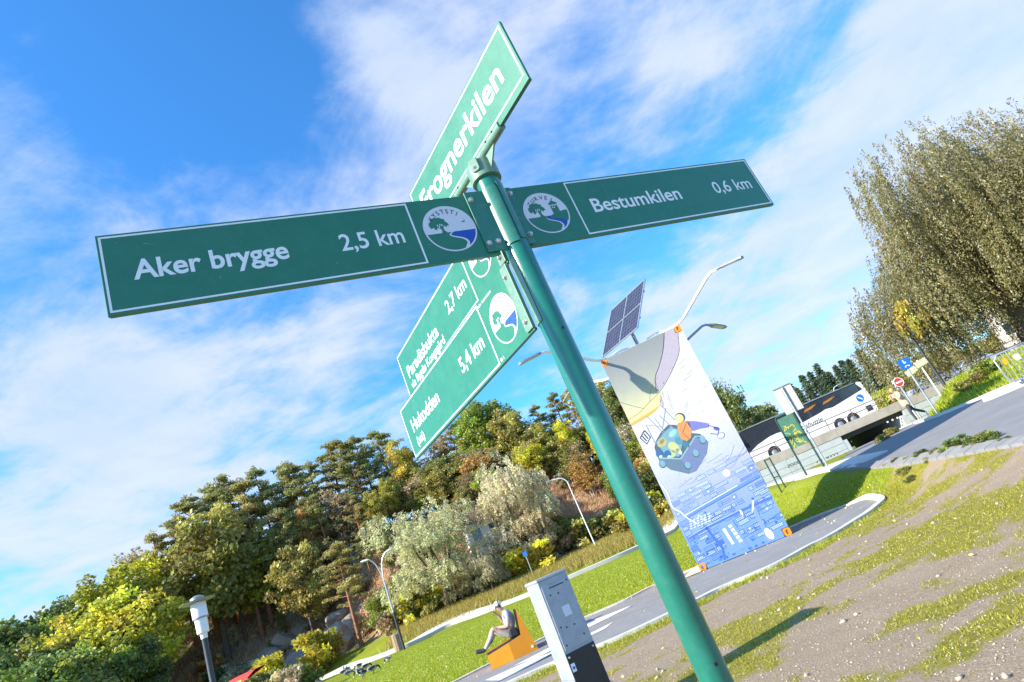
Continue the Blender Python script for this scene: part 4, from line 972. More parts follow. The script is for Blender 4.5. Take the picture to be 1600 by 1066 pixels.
# the seated man (seat frame: he faces -x, back against the backrest)
bx = SL * .76
man = thing('person', 'man in white cap, grey shirt and beige trousers sitting in the orange seat', 'person', (b_.x, b_.y, .02), rzs)
Nn = {'pelvis': ((bx - .17, .42, .53), (.135, .15), None, 1), 'belly': ((bx - .13, .42, .68), (.125, .145), 'pelvis', 2), 'chest': ((bx - .11, .42, .84), (.125, .165), 'belly', 2), 'upper': ((bx - .14, .42, .96), (.075, .11), 'chest', 2), 'neck': ((bx - .18, .42, 1.03), (.052, .052), 'upper', 0), 'head1': ((bx - .23, .42, 1.09), (.072, .072), 'neck', 0), 'head2': ((bx - .25, .42, 1.165), (.082, .078), 'head1', 0), 'head3': ((bx - .25, .42, 1.22), (.066, .062), 'head2', 0), 'nose': ((bx - .343, .42, 1.13), (.014, .014), 'head2', 0)}
for s, y in (('l', .27), ('r', .57)):
    sg = -1 if s == 'l' else 1
    Nn.update({'hip' + s: ((bx - .24, .42 + sg * .09, .52), (.10, .10), 'pelvis', 1), 'knee' + s: ((bx - .55, .42 + sg * .13, .76 - (.10 if s == 'r' else 0)), (.068, .068), 'hip' + s, 1), 'calf' + s: ((bx - .66, .42 + sg * .12, .60 - (.06 if s == 'r' else 0)), (.062, .062), 'knee' + s, 1), 'ank' + s: ((bx - .86, .42 + sg * .10, .42), (.048, .048), 'calf' + s, 1 if s == 'l' else 3), 'heel' + s: ((bx - .92, .42 + sg * .10, .40), (.045, .045), 'ank' + s, 3), 'toe' + s: ((bx - 1.10, .42 + sg * .11, .44), (.040, .05), 'heel' + s, 3)})
    Nn.update({'sh' + s: ((bx - .12, .42 + sg * .18, .92), (.066, .066), 'upper', 2), 'el' + s: ((bx - .20, .42 + sg * .25, .68), (.047, .047), 'sh' + s, 2 if False else 0), 'wr' + s: ((bx - .42, .42 + sg * .14, .74) if s == 'l' else (bx - .34, .52, 1.02), (.034, .034), 'el' + s, 0)})
Nn['sl'] = ((bx - .155, .42 - .215, .80), (.066, .066), 'shl', 2); Nn['ell'] = (Nn['ell'][0], Nn['ell'][1], 'sl', 0)
Nn['sr'] = ((bx - .155, .42 + .215, .80), (.066, .066), 'shr', 2); Nn['elr'] = (Nn['elr'][0], Nn['elr'][1], 'sr', 0)
order = [k for k in Nn if k not in ('sl', 'sr')]; N2 = {}
for k in order:
    if k == 'ell': N2['sl'] = Nn['sl']
    if k == 'elr': N2['sr'] = Nn['sr']
    N2[k] = Nn[k]
figure('body', N2, ['skin', 'beige', 'tee', 'charcoal'], [('wrl', (-.9, .2, .1), (0, 0, 1), 0), ('wrr', (-.4, -.5, .7), (-1, 0, 0), 0)], man)
mb = MB(); mb.ico((bx - .245, .42, 1.215), .098, 2, sq=(1.0, .92, .70)); mb.prism(arc(0, 0, .10, -80, 80, 10), lambda a, b2: (bx - .30 - a, .42 + b2, 1.205 - a * .35), lambda a, b2: (bx - .30 - a, .42 + b2, 1.193 - a * .35)); mb.build('cap', 'cap', man, True)
mb = MB(); mb.tube([(bx - .235, .42 + .092 * math.cos(t), 1.165 + .12 * math.sin(t)) for t in [math.pi * i / 12 for i in range(13)]], .012, 8)
for sg in (-1, 1): mb.ico((bx - .235, .42 + sg * .088, 1.155), .038, 1, sq=(1, .5, 1))
mb.build('headphones', 'black', man, True)
mb = MB(); mb.box((bx - .395, .47, 1.06), (.010, .07, .13), rot=Matrix.Rotation(.3, 3, 'Y')); ph = mb.build('phone', 'black'); ph.location = (b_.x, b_.y, .02); ph.rotation_euler = (0, 0, rzs); tag(ph, 'black phone held up by the seated man', 'phone')
mb = MB(); mb.box((bx - .12, .20, .50), (.26, .16, .20), top=.8); bag = mb.build('shoulder_bag', 'black', bevel=.04); bag.location = (b_.x, b_.y, .02); bag.rotation_euler = (0, 0, rzs); tag(bag, 'black bag on the orange seat beside the man', 'bag')

# the walker by the bridge
wp = at(1436, 663, 28.5); wp.z = hz(wp.x, wp.y) + .022
walker = thing('person', 'person in a tan jacket and dark trousers striding along the road', 'person', wp, math.radians(8)); walker.scale = (.92, .92, .92)
Nn = {'pelvis': ((0, 0, .92), (.12, .15), None, 1), 'belly': ((-.03, 0, 1.08), (.125, .155), 'pelvis', 2), 'chest': ((-.08, 0, 1.27), (.135, .18), 'belly', 2), 'upper': ((-.13, 0, 1.42), (.08, .11), 'chest', 2), 'neck': ((-.17, 0, 1.48), (.052, .052), 'upper', 0), 'head1': ((-.21, 0, 1.53), (.072, .072), 'neck', 0), 'head2': ((-.23, 0, 1.60), (.082, .078), 'head1', 0), 'head3': ((-.23, 0, 1.655), (.066, .062), 'head2', 0), 'nose': ((-.32, 0, 1.57), (.014, .014), 'head2', 0),
      'hipl': ((-.02, -.09, .86), (.10, .10), 'pelvis', 1), 'kneel': ((-.08, -.10, .48), (.066, .066), 'hipl', 1), 'ankl': ((-.03, -.10, .11), (.05, .05), 'kneel', 1), 'heell': ((-.02, -.10, .055), (.042, .042), 'ankl', 3), 'toel': ((-.19, -.11, .045), (.036, .046), 'heell', 3),
      'hipr': ((.03, .09, .87), (.10, .10), 'pelvis', 1), 'kneer': ((.25, .10, .54), (.066, .066), 'hipr', 1), 'ankr': ((.62, .10, .30), (.05, .05), 'kneer', 1), 'heelr': ((.68, .10, .27), (.042, .042), 'ankr', 3), 'toer': ((.66, .11, .11), (.036, .046), 'heelr', 3)}
for s, sg in (('l', -1), ('r', 1)):
    Nn.update({'sh' + s: ((-.12, sg * .19, 1.38), (.072, .072), 'upper', 2), 'el' + s: ((-.25, sg * .21, 1.16), (.058, .058), 'sh' + s, 2), 'wr' + s: ((-.38, sg * .09, 1.34), (.042, .042), 'el' + s, 2)})
figure('body', Nn, ['skin', 'charcoal', 'tan', 'cap'], [('wrl', (-.2, .3, .9), (-1, 0, 0), 0), ('wrr', (-.2, -.3, .9), (-1, 0, 0), 0)], walker)
mb = MB(); mb.ico((-.205, 0, 1.61), .103, 2, sq=(.98, .95, 1.0)); mb.ico((-.16, 0, 1.50), .085, 2, sq=(.7, 1, 1.2)); mb.build('hair', 'hair_fair', walker, True)
mb = MB(); mb.lathe([(.175, .80), (.185, .85), (.18, .95), (.165, 1.1)], (0, 0, 0), 20)
for i in range(len(mb.v)): x, y, z = mb.v[i]; mb.v[i] = (x * .86 - (z - .9) * .15, y, z)
mb.build('jacket_hem', 'tan', walker, True)

# ------------------------------------------------------------------ the bridge with its traffic
BY = 54.0
br = thing('road_bridge', 'low concrete road bridge with rusty railings over the footway', 'bridge', (22, BY, 0))
def bb(name, x0, x1, y0, y1, z0, z1, mt, parent=br, bevel=0., mi=0):
    o_ = Vector((22, BY, 0)) if parent is br else Vector((0, 0, 0))
    mb = MB(); mb.box(((x0 + x1) / 2 - o_.x, (y0 + y1) / 2 - o_.y, (z0 + z1) / 2), (x1 - x0, y1 - y0, z1 - z0)); return mb.build(name, mt, parent, bevel=bevel)
bb('deck', 14.6, 47, BY + .3, BY + 12, 1.95, 2.28, 'asphalt_road')
for x0, x1 in ((14.6, 22.1), (22.12, 27.8), (27.82, 34.5), (34.52, 47)): bb('edge_beam', x0, x1, BY - .05, BY + .28, 1.82, 2.58, 'bridge', bevel=.03)
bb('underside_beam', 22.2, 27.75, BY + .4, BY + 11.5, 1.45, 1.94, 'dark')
bb('end_wall', 12.4, 14.58, BY - .1, BY + 11, -.5, 2.95, 'bridge')
# wing walls of stacked panels
for side, (xa, xb) in (('l', (14.6, 22.15)), ('r', (27.75, 40))):
    npan = 3 if side == 'l' else 4
    for k in range(npan):
        for r in range(4):
            x0 = xa + (xb - xa) * k / npan; x1 = xa + (xb - xa) * (k + 1) / npan; z0 = -.35 + r * .54; bb('wall_panel', x0 + .012, x1 - .012, BY - .02 + .004 * ((k + r) % 2), BY + .25, z0 + .012, z0 + .528, 'wallpale')
bb('abutment', 22.16, 22.5, BY, BY + 11, -.5, 1.44, 'wallpale'); bb('abutment', 27.4, 27.74, BY, BY + 11, -.5, 1.44, 'wallpale')
bb('backing_wall', 14.7, 22.1, BY + .27, BY + .5, -.5, 1.80, 'bridge'); bb('backing_wall', 27.8, 40, BY + .27, BY + .5, -.5, 1.80, 'bridge')
for i in range(14):
    x = 14.75 + 2.33 * i; mb = MB(); mb.box((x - 22, -.02 + .12, 3.03), (.05, .07, .92)); mb.build('rail_post', 'rail', br)
for z in (3.48, 3.05):
    mb = MB(); mb.cyl((14.6 - 22, .12, z), (46 - 22, .12, z), .035, 8); mb.build('rail', 'rail', br)
for k, (x, z, wd, hh, body) in enumerate(((17.0, 1.15, 1.2, .24, 'ZOOEL'), (19.3, .62, 1.9, .22, 'rasm'))):
    mb = MB(); put_text(mb, body, x - 22, x - 22 + wd, z, hh, lambda a, b2: (a, -.032, b2), bold=-.012, shear=.25); g = mb.build('graffiti', 'graffiti', br)

def wheel(parent, x, y, z, r, wd=.28, sgn=-1):
    rt = Matrix.Rotation(math.pi / 2, 3, 'X'); mb = MB()
    mb.lathe([(r * .62, -wd / 2), (r * .93, -wd / 2), (r, -wd / 2 + .04), (r, wd / 2 - .04), (r * .93, wd / 2), (r * .62, wd / 2)], (x, y, z), 24, rot=rt); w_ = mb.build('wheel', 'tyre', parent, True)
    mb = MB(); mb.lathe([(r * .60, -.02), (r * .60, .05), (r * .34, .10), (r * .2, .13), (.01, .13)], (x, y + sgn * (wd / 2 - .06), z), 20, rot=Matrix.Rotation(math.pi / 2 if sgn < 0 else -math.pi / 2, 3, 'X')); mb.build('rim', 'galv', w_, True)
    return w_
bus = thing('coach_bus', 'white and black touring coach lettered shuttle crossing the bridge', 'bus', (15.6, BY + 5.0, 2.28))
BLn, BWd = 13.0, 2.5
lowp = [(0.0, .75), (.05, .42), (.5, .34), (1.95, .34)] + arc(2.62, .50, .62, 190, -10, 10) + [(3.3, .34), (8.3, .34)] + arc(9.22, .50, .60, 190, -10, 10) + [(9.87, .46)] + arc(10.52, .50, .60, 190, -10, 10) + [(11.2, .36), (12.9, .42), (13.0, 1.0), (12.93, 2.55), (12.72, 2.62), (10.9, 2.36), (9.4, 2.16), (8.7, 2.26), (8.2, 2.16), (6.4, 1.98), (4.7, 1.90), (3.6, 2.0), (2.9, 1.98), (1.6, 1.72), (.6, 1.35)]
for y0, y1 in ((-.03, .03), (BWd - .03, BWd + .03)):
    mb = MB(); mb.prism(lowp, lambda a, z: (a, y0, z), lambda a, z: (a, y1, z)); mb.build('side_panel', 'buswhite', bus)
mb = MB(); mb.prism([(.03, .8), (.25, .5), (12.85, .5), (12.95, 1.0), (12.85, 3.30), (12.5, 3.42), (1.0, 3.46), (.5, 3.3), (.12, 2.0)], lambda a, z: (a, .04, z), lambda a, z: (a, BWd - .04, z)); mb.build('body', 'busdark', bus, bevel=.05)
px_ = [.75, 2.7, 4.6, 6.5, 8.4, 10.3, 12.35]
for i in range(6):
    mb = MB(); x0, x1 = px_[i] + .02, px_[i + 1] - .02; zb = [1.62, 1.92, 1.92, 2.0, 2.16, 2.30][i]
    mb.prism([(x0, zb), (x1, zb + .05), (x1, 3.28), (x0, 3.28)], lambda a, z: (a, .028, z), lambda a, z: (a, .042, z)); wpn = mb.build('window_pane', 'glass', bus)
    if i in (3, 4):
        mb = MB(); mb.prism([(x0 + .3, 2.72), (x0 + 1.1, 2.80), (x1 - .15, 3.02), (x1 - .5, 3.04), (x0 + .5, 2.92)], lambda a, z: (a, .022, z), lambda a, z: (a, .0275, z)); mb.build('painted_reflection', 'amber', wpn)  # orange reflection in the glass, painted as a flat coloured shape
mb = MB(); mb.box((6.4, .05, 3.44), (11.8, .10, .06)); mb.box((6.4, BWd / 2, 3.49), (9.0, 1.6, .10)); mb.build('roof_rail', 'lampgrey', bus)
mb = MB(); mb.prism([(12.72, 2.62), (12.93, 2.55), (12.86, 3.30), (12.55, 3.43), (12.40, 3.3)], lambda a, z: (a, .0, z), lambda a, z: (a, BWd, z)); mb.build('rear_pillar', 'buswhite', bus)
mb = MB(); mb.box((12.25, -.034, .84), (.62, .02, .52)); mb.build('engine_grille', 'dark', bus)
for x in (2.62, 9.22, 10.52):
    for y, sg in ((.16, -1), (BWd - .16, 1)): wheel(bus, x, y, .50, .50, .30, sg)
for z in (1.5, .9):
    mb = MB(); mb.box((13.0, .08, z), (.03, .12, .30)); mb.build('tail_light', 'red', bus)
for x in (1.2, 4.5, 6.0, 7.5, 11.4):
    mb = MB(); mb.box((x, -.036, .92), (.10, .014, .05)); mb.build('marker_light', 'dark', bus)
mb = MB(); mb.box((.15, -.22, 2.35), (.18, .14, .42)); mb.tube([(.3, .03, 2.9), (.2, -.22, 2.85), (.15, -.22, 2.55)], .025, 6); mb.build('mirror', 'lampgrey', bus)
mb = MB(); put_text(mb, 'nordic shuttle', 4.45, 7.95, 1.36, .44, lambda a, b2: (a, -.034, b2 + (a - 6) * .01), bold=.010, shear=.32); mb.build('lettering', 'graffiti', bus)
def car(name, label, loc, rz, paint):
    c = thing(name, label, 'car', loc, rz, None)
    prof = [(0, .35), (.05, .70), (.35, .82), (1.05, .92), (1.75, 1.42), (2.2, 1.48), (3.2, 1.44), (3.9, 1.0), (4.2, .92), (4.3, .6), (4.25, .30), (.1, .28)]
    mb = MB(); mb.prism(prof, lambda a, z: (a, .0, z), lambda a, z: (a, 1.75, z)); mb.build('body', paint, c, bevel=.08)
    for sgn, y in ((-1, -.008), (1, 1.758)):
        for poly in ([(1.22, .95), (1.80, 1.36), (2.3, 1.41), (2.3, .97)], [(2.37, .97), (2.37, 1.41), (3.15, 1.38), (3.65, 1.02)]):
            mb = MB(); mb.prism(poly, lambda a, z: (a, y, z), lambda a, z: (a, y - sgn * .02, z)); mb.build('window_pane', 'glass', c)
        for x in (.85, 3.4): wheel(c, x, .10 if sgn < 0 else 1.65, .32, .32, .2, sgn)
    mb = MB(); mb.add([(1.10, .15, .965), (1.73, .22, 1.415), (1.73, 1.53, 1.415), (1.10, 1.60, .965)], [(0, 1, 2, 3)]); mb.build('windscreen', 'glass', c)
    for y in (.25, 1.5): mb = MB(); mb.box((.05, y, .66), (.12, .28, .12)); mb.build('headlight', 'led', c, bevel=.02)
    return c
car('parked_car', 'grey car on the bridge behind the blue pictogram sign', (30.4, BY + 2.2, 2.285), 0, 'cargrey')
car('parked_car', 'silver car on the bridge under the willow branches', (34.6, BY + 2.6, 2.285), 0, 'carsilver')

# ------------------------------------------------------------------ signs and posts
def post_sign(name, label, base, height, lean=0, cat='sign', post='galv', r=.035):
    t = thing(name, label, cat, base); mb = MB(); mb.cyl((0, 0, -.1), (0, 0, height), r, 12); mb.build('post', post, t, True); return t
# grey sign seen from behind
b0 = gp(1298, 737); b0 = at(1298, 737, 25.5); b0.z = hz(b0.x, b0.y)
t = post_sign('traffic_sign', 'grey rectangular sign seen from behind on a tall post by the footpath', b0, 3.28)
yw = math.radians(-14); Rz = Matrix.Rotation(yw, 3, 'Z')
mb = MB(); mb.box(Rz @ Vector((0, .055, 2.80)), (.68, .02, 1.04), rot=Rz); pn_ = mb.build('sign_plate', 'greysign', t, bevel=.004)
mb = MB(); mb.box(Rz @ Vector((0, .035, 2.80)), (.12, .02, 1.02), rot=Rz); mb.box(Rz @ Vector((0, .03, 3.33)), (.70, .05, .03), rot=Rz); mb.build('channel', 'lampgrey', pn_)
# green framed notice board
b1 = at(1262, 745, 26); b2_ = at(1290, 733, 26); b1.z = hz(b1.x, b1.y); dv_ = b2_ - b1; dv_.z = 0; wN = dv_.length
t = thing('notice_board', 'green framed notice board with yellow scribbles on two posts', 'notice board', b1, math.atan2(dv_.y, dv_.x))
for x in (0, wN): mb = MB(); mb.cyl((x, 0, -.1), (x, 0, 2.35), .035, 10); mb.build('post', 'framegreen', t, True)
mb = MB(); mb.tube([(0, 0, 2.33), (.06, 0, 2.42), (wN - .06, 0, 2.42), (wN, 0, 2.33)], .035, 10); mb.build('top_rail', 'framegreen', t, True)
mb = MB(); mb.box((wN / 2, 0, 1.72), (wN - .07, .03, 1.22)); pb = mb.build('panel', 'noticegreen', t)
mb = MB(); rr2 = random.Random(9)
for i in range(16):
    x = .12 + (wN - .24) * rr2.random(); z = 1.2 + .75 * rr2.random(); P = [(x + .22 * (rr2.random() - .5), -.0175 - .0004 * i, z + .22 * (rr2.random() - .5)) for _ in range(5)]
    P = [(min(max(p[0], .06), wN - .06), p[1], p[2]) for p in P]; mb.tube(smooth_line(P, 4), .010, 4)
scr = mb.build('scribble', 'yellow', pb); scr['kind'] = 'stuff'
# dark empty frame further left
b3 = at(1212, 752, 27); b3.z = hz(b3.x, b3.y)
t = thing('bicycle_stand', 'dark narrow metal stand beside the bridge end wall', 'stand', b3, math.radians(-10))
for x in (0, .22): mb = MB(); mb.cyl((x, 0, -.1), (x, 0, 1.4), .03, 8); mb.build('post', 'framegreen', t, True)
mb = MB(); mb.cyl((0, 0, .62), (.22, 0, .62), .02, 8); mb.cyl((0, 0, 1.36), (.22, 0, 1.36), .02, 8); mb.build('crossbar', 'framegreen', t, True)
# blue sign with pictograms
b4 = at(1462, 642, 27.5); b4.z = hz(b4.x, b4.y)
t = post_sign('traffic_sign', 'blue rectangular sign with white pictograms on a pale post behind the walker', b4, 2.30, post='galv')
mb = MB(); mb.box((0, -.05, 2.12), (.44, .012, .40)); p5 = mb.build('sign_plate', 'blue', t, bevel=.003)
mb = MB(); mb.ico((-.02, -.058, 2.245), .028, 1, sq=(1, .08, 1)); mb.box((-.02, -.060, 2.165), (.04, .004, .10)); mb.box((.035, -.060, 2.15), (.04, .004, .06)); mb.box((.02, -.060, 2.02), (.13, .004, .025))
for x in (-.05, .09): mb.lathe([(.028, 0), (.028, .004)], (x, -.058, 1.995), 10, rot=Matrix.Rotation(math.pi / 2, 3, 'X'))
mb.build('pictogram', 'signwhite', p5)['kind'] = 'stuff'
# signs on the bridge
def disc_sign(name, label, base, hgt, r, face, bar_rot, barsz, extra=None, post='galv'):
    t = post_sign(name, label, base, hgt + r, post=post); mb = MB(); rt = Matrix.Rotation(math.pi / 2, 3, 'X')
    mb.lathe([(r, 0), (r, .02)], (0, -.05, hgt), 28, rot=rt); pl = mb.build('sign_plate', face, t)
    mb = MB(); mb.box((0, -.074, hgt), (barsz[0], .006, barsz[1]), rot=Matrix.Rotation(bar_rot, 3, 'Y')); mb.build('bar', 'signwhite', pl)
    mb = MB(); mb.tube([(r * .97 * math.cos(q), -.0725, hgt + r * .97 * math.sin(q)) for q in [2 * math.pi * i / 28 for i in range(29)]], .014, 4, caps=False); mb.build('rim', 'signwhite', pl)
    return t
x_ = lambda px, py, y: (lambda r: Vector((r[0] * y / r[1], y, r[2] * y / r[1] + CAMZ)))(ray(px, py))
q = x_(1343.5, 622.5, BY + 1.2)
disc_sign('traffic_sign', 'round blue sign with a white diagonal arrow at the rear of the coach', Vector((q.x, BY + 1.2, 2.28)), q.z - 2.28, .36, 'blue', .8, (.44, .10))
q = x_(1403, 598, 27.0); gz_ = hz(q.x, 27)
disc_sign('traffic_sign', 'round red no-entry sign with a white bar by the lamp pole', Vector((q.x, 27, gz_)), q.z - gz_, .20, 'red', .0, (.26, .065))
q = x_(1431, 575, 30); gz_ = hz(q.x, 30)
t = post_sign('traffic_sign', 'cream direction boards in sun above the blue sign', Vector((q.x + .25, 30, gz_)), q.z - gz_ + .3, post='white')
for dx, dz, wd, hh, tl in ((-.36, -.06, .58, .28, .25), (.26, .12, .60, .30, .12)): mb = MB(); mb.box((dx - .2, -.06, q.z - gz_ + dz), (wd, .02, hh), rot=Matrix.Rotation(-tl, 3, 'Y')); mb.build('board', 'cream', t)
# poles on the right
def pole_thing(name, label, base, top, r0, mt, arm=None, cat='lamp post'):
    t = thing(name, label, cat, base); v_ = Vector(top) - Vector(base); mb = MB(); mb.tube([(0, 0, -.1), tuple(v_ * .5), tuple(v_)], [r0, r0 * .8, r0 * .55], 12); mb.build('pole', mt, t, True)
    if arm:
        mb = MB(); mb.tube(smooth_line([tuple(v_), tuple(v_ + Vector((arm[0] * .3, arm[1] * .3, arm[2] * .7))), tuple(v_ + Vector(arm))], 4), r0 * .5, 8); ar = mb.build('arm', mt, t, True)
        e = v_ + Vector(arm); d_ = Vector((arm[0], arm[1], 0)).normalized(); mb = MB(); mb.box(e + d_ * .25, (.6, .22, .10), rz=math.atan2(d_.y, d_.x), top=.7); mb.build('lamp_head', 'lampgrey', ar, bevel=.03)
    return t
q = x_(1412, 622, 50); pole_thing('lamp_post', 'tall white lamp post standing on the bridge by the red sign', Vector((q.x, 50, hz(q.x, 50))), Vector((q.x, 50, 9.5)), .14, 'white')
q = x_(1489, 620, 33); pole_thing('lamp_post', 'dark lamp post in front of the bridge under the willow', Vector((q.x, 33, hz(q.x, 33))), Vector((q.x - .05, 33, 6.6)), .09, 'dark')
q = x_(1304, 606, 66); pole_thing('lamp_post', 'pale lamp post behind the coach with a short arm', Vector((q.x, 66.5, 2.2)), Vector((q.x, 66.5, q.z - .2)), .07, 'white', (.55, 0, .35))
# crowd barriers
def barrier(label, loc, rz):
    t = thing('crowd_barrier', label, 'barrier', loc, rz, None); Wb, Hb = 2.3, 1.08; k = .13
    fr_ = [(k, .22), (Wb - k, .22), (Wb, .22 + k), (Wb, Hb - k), (Wb - k, Hb), (k, Hb), (0, Hb - k), (0, .22 + k), (k, .22)]
    mb = MB(); mb.tube([(a, 0, z) for a, z in fr_], .021, 10, caps=False); mb.build('frame', 'galv', t, True)
    for i in range(17):
        x = .125 + i * (Wb - .25) / 16; mb = MB(); mb.cyl((x, 0, .22), (x, 0, Hb), .009, 6); o = mb.build('bar', 'galv', t, True)
    for x in (.35, Wb - .35): mb = MB(); mb.tube([(x, -.32, .01), (x, 0, .22), (x, .32, .01)], .018, 8); mb.build('foot', 'galv', t, True)
    for i, x in enumerate((.22, .55, .95, 1.4)): mb = MB(); mb.box((x, -.022, .82 - .02 * i), (.13, .008, .14), mi=0); mb.build('reflector', 'orange_seat' if i % 2 == 0 else 'signwhite', t)
    return t
qb = at(1581, 602, 22.5); qb.z = hz(qb.x, qb.y) + .02
barrier('nearer galvanised crowd barrier with orange and white reflectors at the right edge', qb, math.radians(-12))
barrier('galvanised crowd barrier set behind the nearer one', Vector((qb.x + .25, qb.y + .35, hz(qb.x + .3, qb.y + .4) + .02)), math.radians(-7))
# kerb nose of a traffic island
qi = gp(1537, 630); mb = MB()
isl = [(0, 0), (.25, .35), (.9, .62), (3.2, 1.0), (3.2, -.5), (.9, -.42), (.25, -.28)]
mb.prism(isl, lambda a, b2: (a, b2, .16), lambda a, b2: (a, b2, -.1)); isle = mb.build('traffic_island', 'concrete', None, bevel=.04); isle.location = qi; isle.rotation_euler = (0, 0, math.radians(-38)); structure(isle)

# ------------------------------------------------------------------ lamps of the park
lh = at(312, 958, 13.0); gzz = hz(lh.x, lh.y); top = lh.z - gzz
t = thing('park_lamp', 'park lamp with a flat glass disc over a white cylinder on a dark post', 'lamp post', (lh.x, lh.y, gzz))
mb = MB(); mb.lathe([(.075, -.1), (.075, .9), (.05, .95), (.05, top - .42)], n=16); mb.build('post', 'dark', t, True)
mb = MB(); mb.lathe([(.055, top - .44), (.06, top - .36), (.10, top - .34), (.105, top - .10), (.128, top - .09), (.128, top + .16), (.115, top + .18)], n=24); ln = mb.build('lantern', 'white', t, True)
mb = MB(); mb.lathe([(.108, top - .10), (.131, top - .095), (.131, top - .075), (.108, top - .07)], n=24); mb.build('collar', 'lampgrey', ln, True)
mb = MB(); mb.lathe([(.10, top + .182), (.29, top + .20), (.295, top + .207), (.12, top + .222)], n=32); mb.build('disc_shade', 'lampgrey', t, True)
mb = MB(); mb.lathe([(.12, top + .224), (.115, top + .27), (.06, top + .30), (.01, top + .305)], n=20); mb.build('cap', 'lampgrey', t, True)
gl = gp(632, 1015); gl.z = hz(gl.x, gl.y); tp = at(590, 905, math.hypot(gl.x, gl.y)); Hl = at(591, 866, math.hypot(gl.x, gl.y)).z - gl.z
t = thing('street_lamp', 'double-armed street lamp at the edge of the far footpath', 'lamp post', gl)
mb = MB(); mb.tube([(0, 0, -.1), (0, 0, Hl * .38)], [.11, .09], 12); mb.build('lower_post', 'dark', t, True)
mb = MB(); mb.tube([(0, 0, Hl * .38), (0, 0, Hl * .72)], [.075, .06], 12); mb.build('upper_post', 'galv', t, True)
for sg in (-1, 1):
    mb = MB(); mb.tube(smooth_line([(0, 0, Hl * .70), (sg * .08, 0, Hl * .80), (sg * .32, 0, Hl * .92), (sg * .72, 0, Hl * .985)], 5), .045, 8); ar = mb.build('arm', 'galv', t, True)
    mb = MB(); mb.ico((sg * 1.02, 0, Hl * .99), .42, 2, sq=(1, .36, .20), rot=Matrix.Rotation(-sg * .12, 3, 'Y')); mb.build('lamp_head', 'white', ar, True)
mb = MB(); mb.box((.12, 0, Hl * .62), (.20, .03, .12)); mb.box((-.12, 0, Hl * .66), (.18, .03, .10)); mb.build('sign_tag', 'lampgrey', t)
bl = at(926, 842, 64); bl.z = hz(bl.x, bl.y); tpz = at(880, 745, 64).z
t = pole_thing('street_lamp', 'thin white street lamp leaning over the foot of the hill', bl, Vector((bl.x - .1, bl.y, tpz - .6)), .075, 'white', (-1.5, 0, .75))
bs = at(826, 880, 62); bs.z = hz(bs.x, bs.y)
t = post_sign('traffic_sign', 'small blue sign on a thin post at the foot of the hill', bs, 2.6, r=.04); mb = MB(); mb.box((0, -.06, 2.4), (.42, .02, .42)); mb.build('sign_plate', 'blue', t)
# litter bin
bn = at(617, 989, 55.5); bn.z = hz(bn.x, bn.y)
t = thing('litter_bin', 'round wooden slatted litter bin near the double street lamp', 'litter bin', bn)
for i in range(12):
    a = 2 * math.pi * i / 12; mb = MB(); mb.box((.36 * math.cos(a), .36 * math.sin(a), .62), (.03, .17, 1.2), rz=a); mb.build('slat', 'wood', t)
mb = MB(); mb.lathe([(.33, .05), (.33, 1.1)], n=16); mb.build('liner', 'dark', t); mb = MB(); mb.lathe([(.40, 1.22), (.40, 1.28), (.2, 1.34)], n=20); mb.build('lid', 'galv', t)
# red canopy at the lower edge
rc = at(372, 1063, 46); t = thing('awning', 'red awning with a yellow stripe at the foot of the rocky slope', 'awning', (rc.x, rc.y, hz(rc.x, rc.y)), math.radians(-20)); zc = rc.z - hz(rc.x, rc.y)
mb = MB(); n = 10; vs = []
for i in range(n + 1):
    x = -1.9 + 3.8 * i / n; hh = zc + .25 - .10 * ((x - 1) / 1.9) ** 2
    vs += [(x, -.9, hh - .35), (x, -.3, hh - .05), (x, .5, hh), (x, .5, hh - .06), (x, -.9, hh - .42)]
mb.add(vs, [(i * 5 + j, (i + 1) * 5 + j, (i + 1) * 5 + (j + 1) % 5, i * 5 + (j + 1) % 5) for i in range(n) for j in range(5)]); mb.build('cover', 'red', t)
mb = MB(); mb.box((.5, -.905, zc - .16), (1.7, .01, .10), rot=Matrix.Rotation(-.05, 3, 'Y')); mb.build('stripe', 'yellow', t)
for x in (-1.6, 1.6):
    for y in (-.8, .4): mb = MB(); mb.cyl((x, y, -.1), (x, y, zc - .2), .04, 8); mb.build('post', 'dark', t)

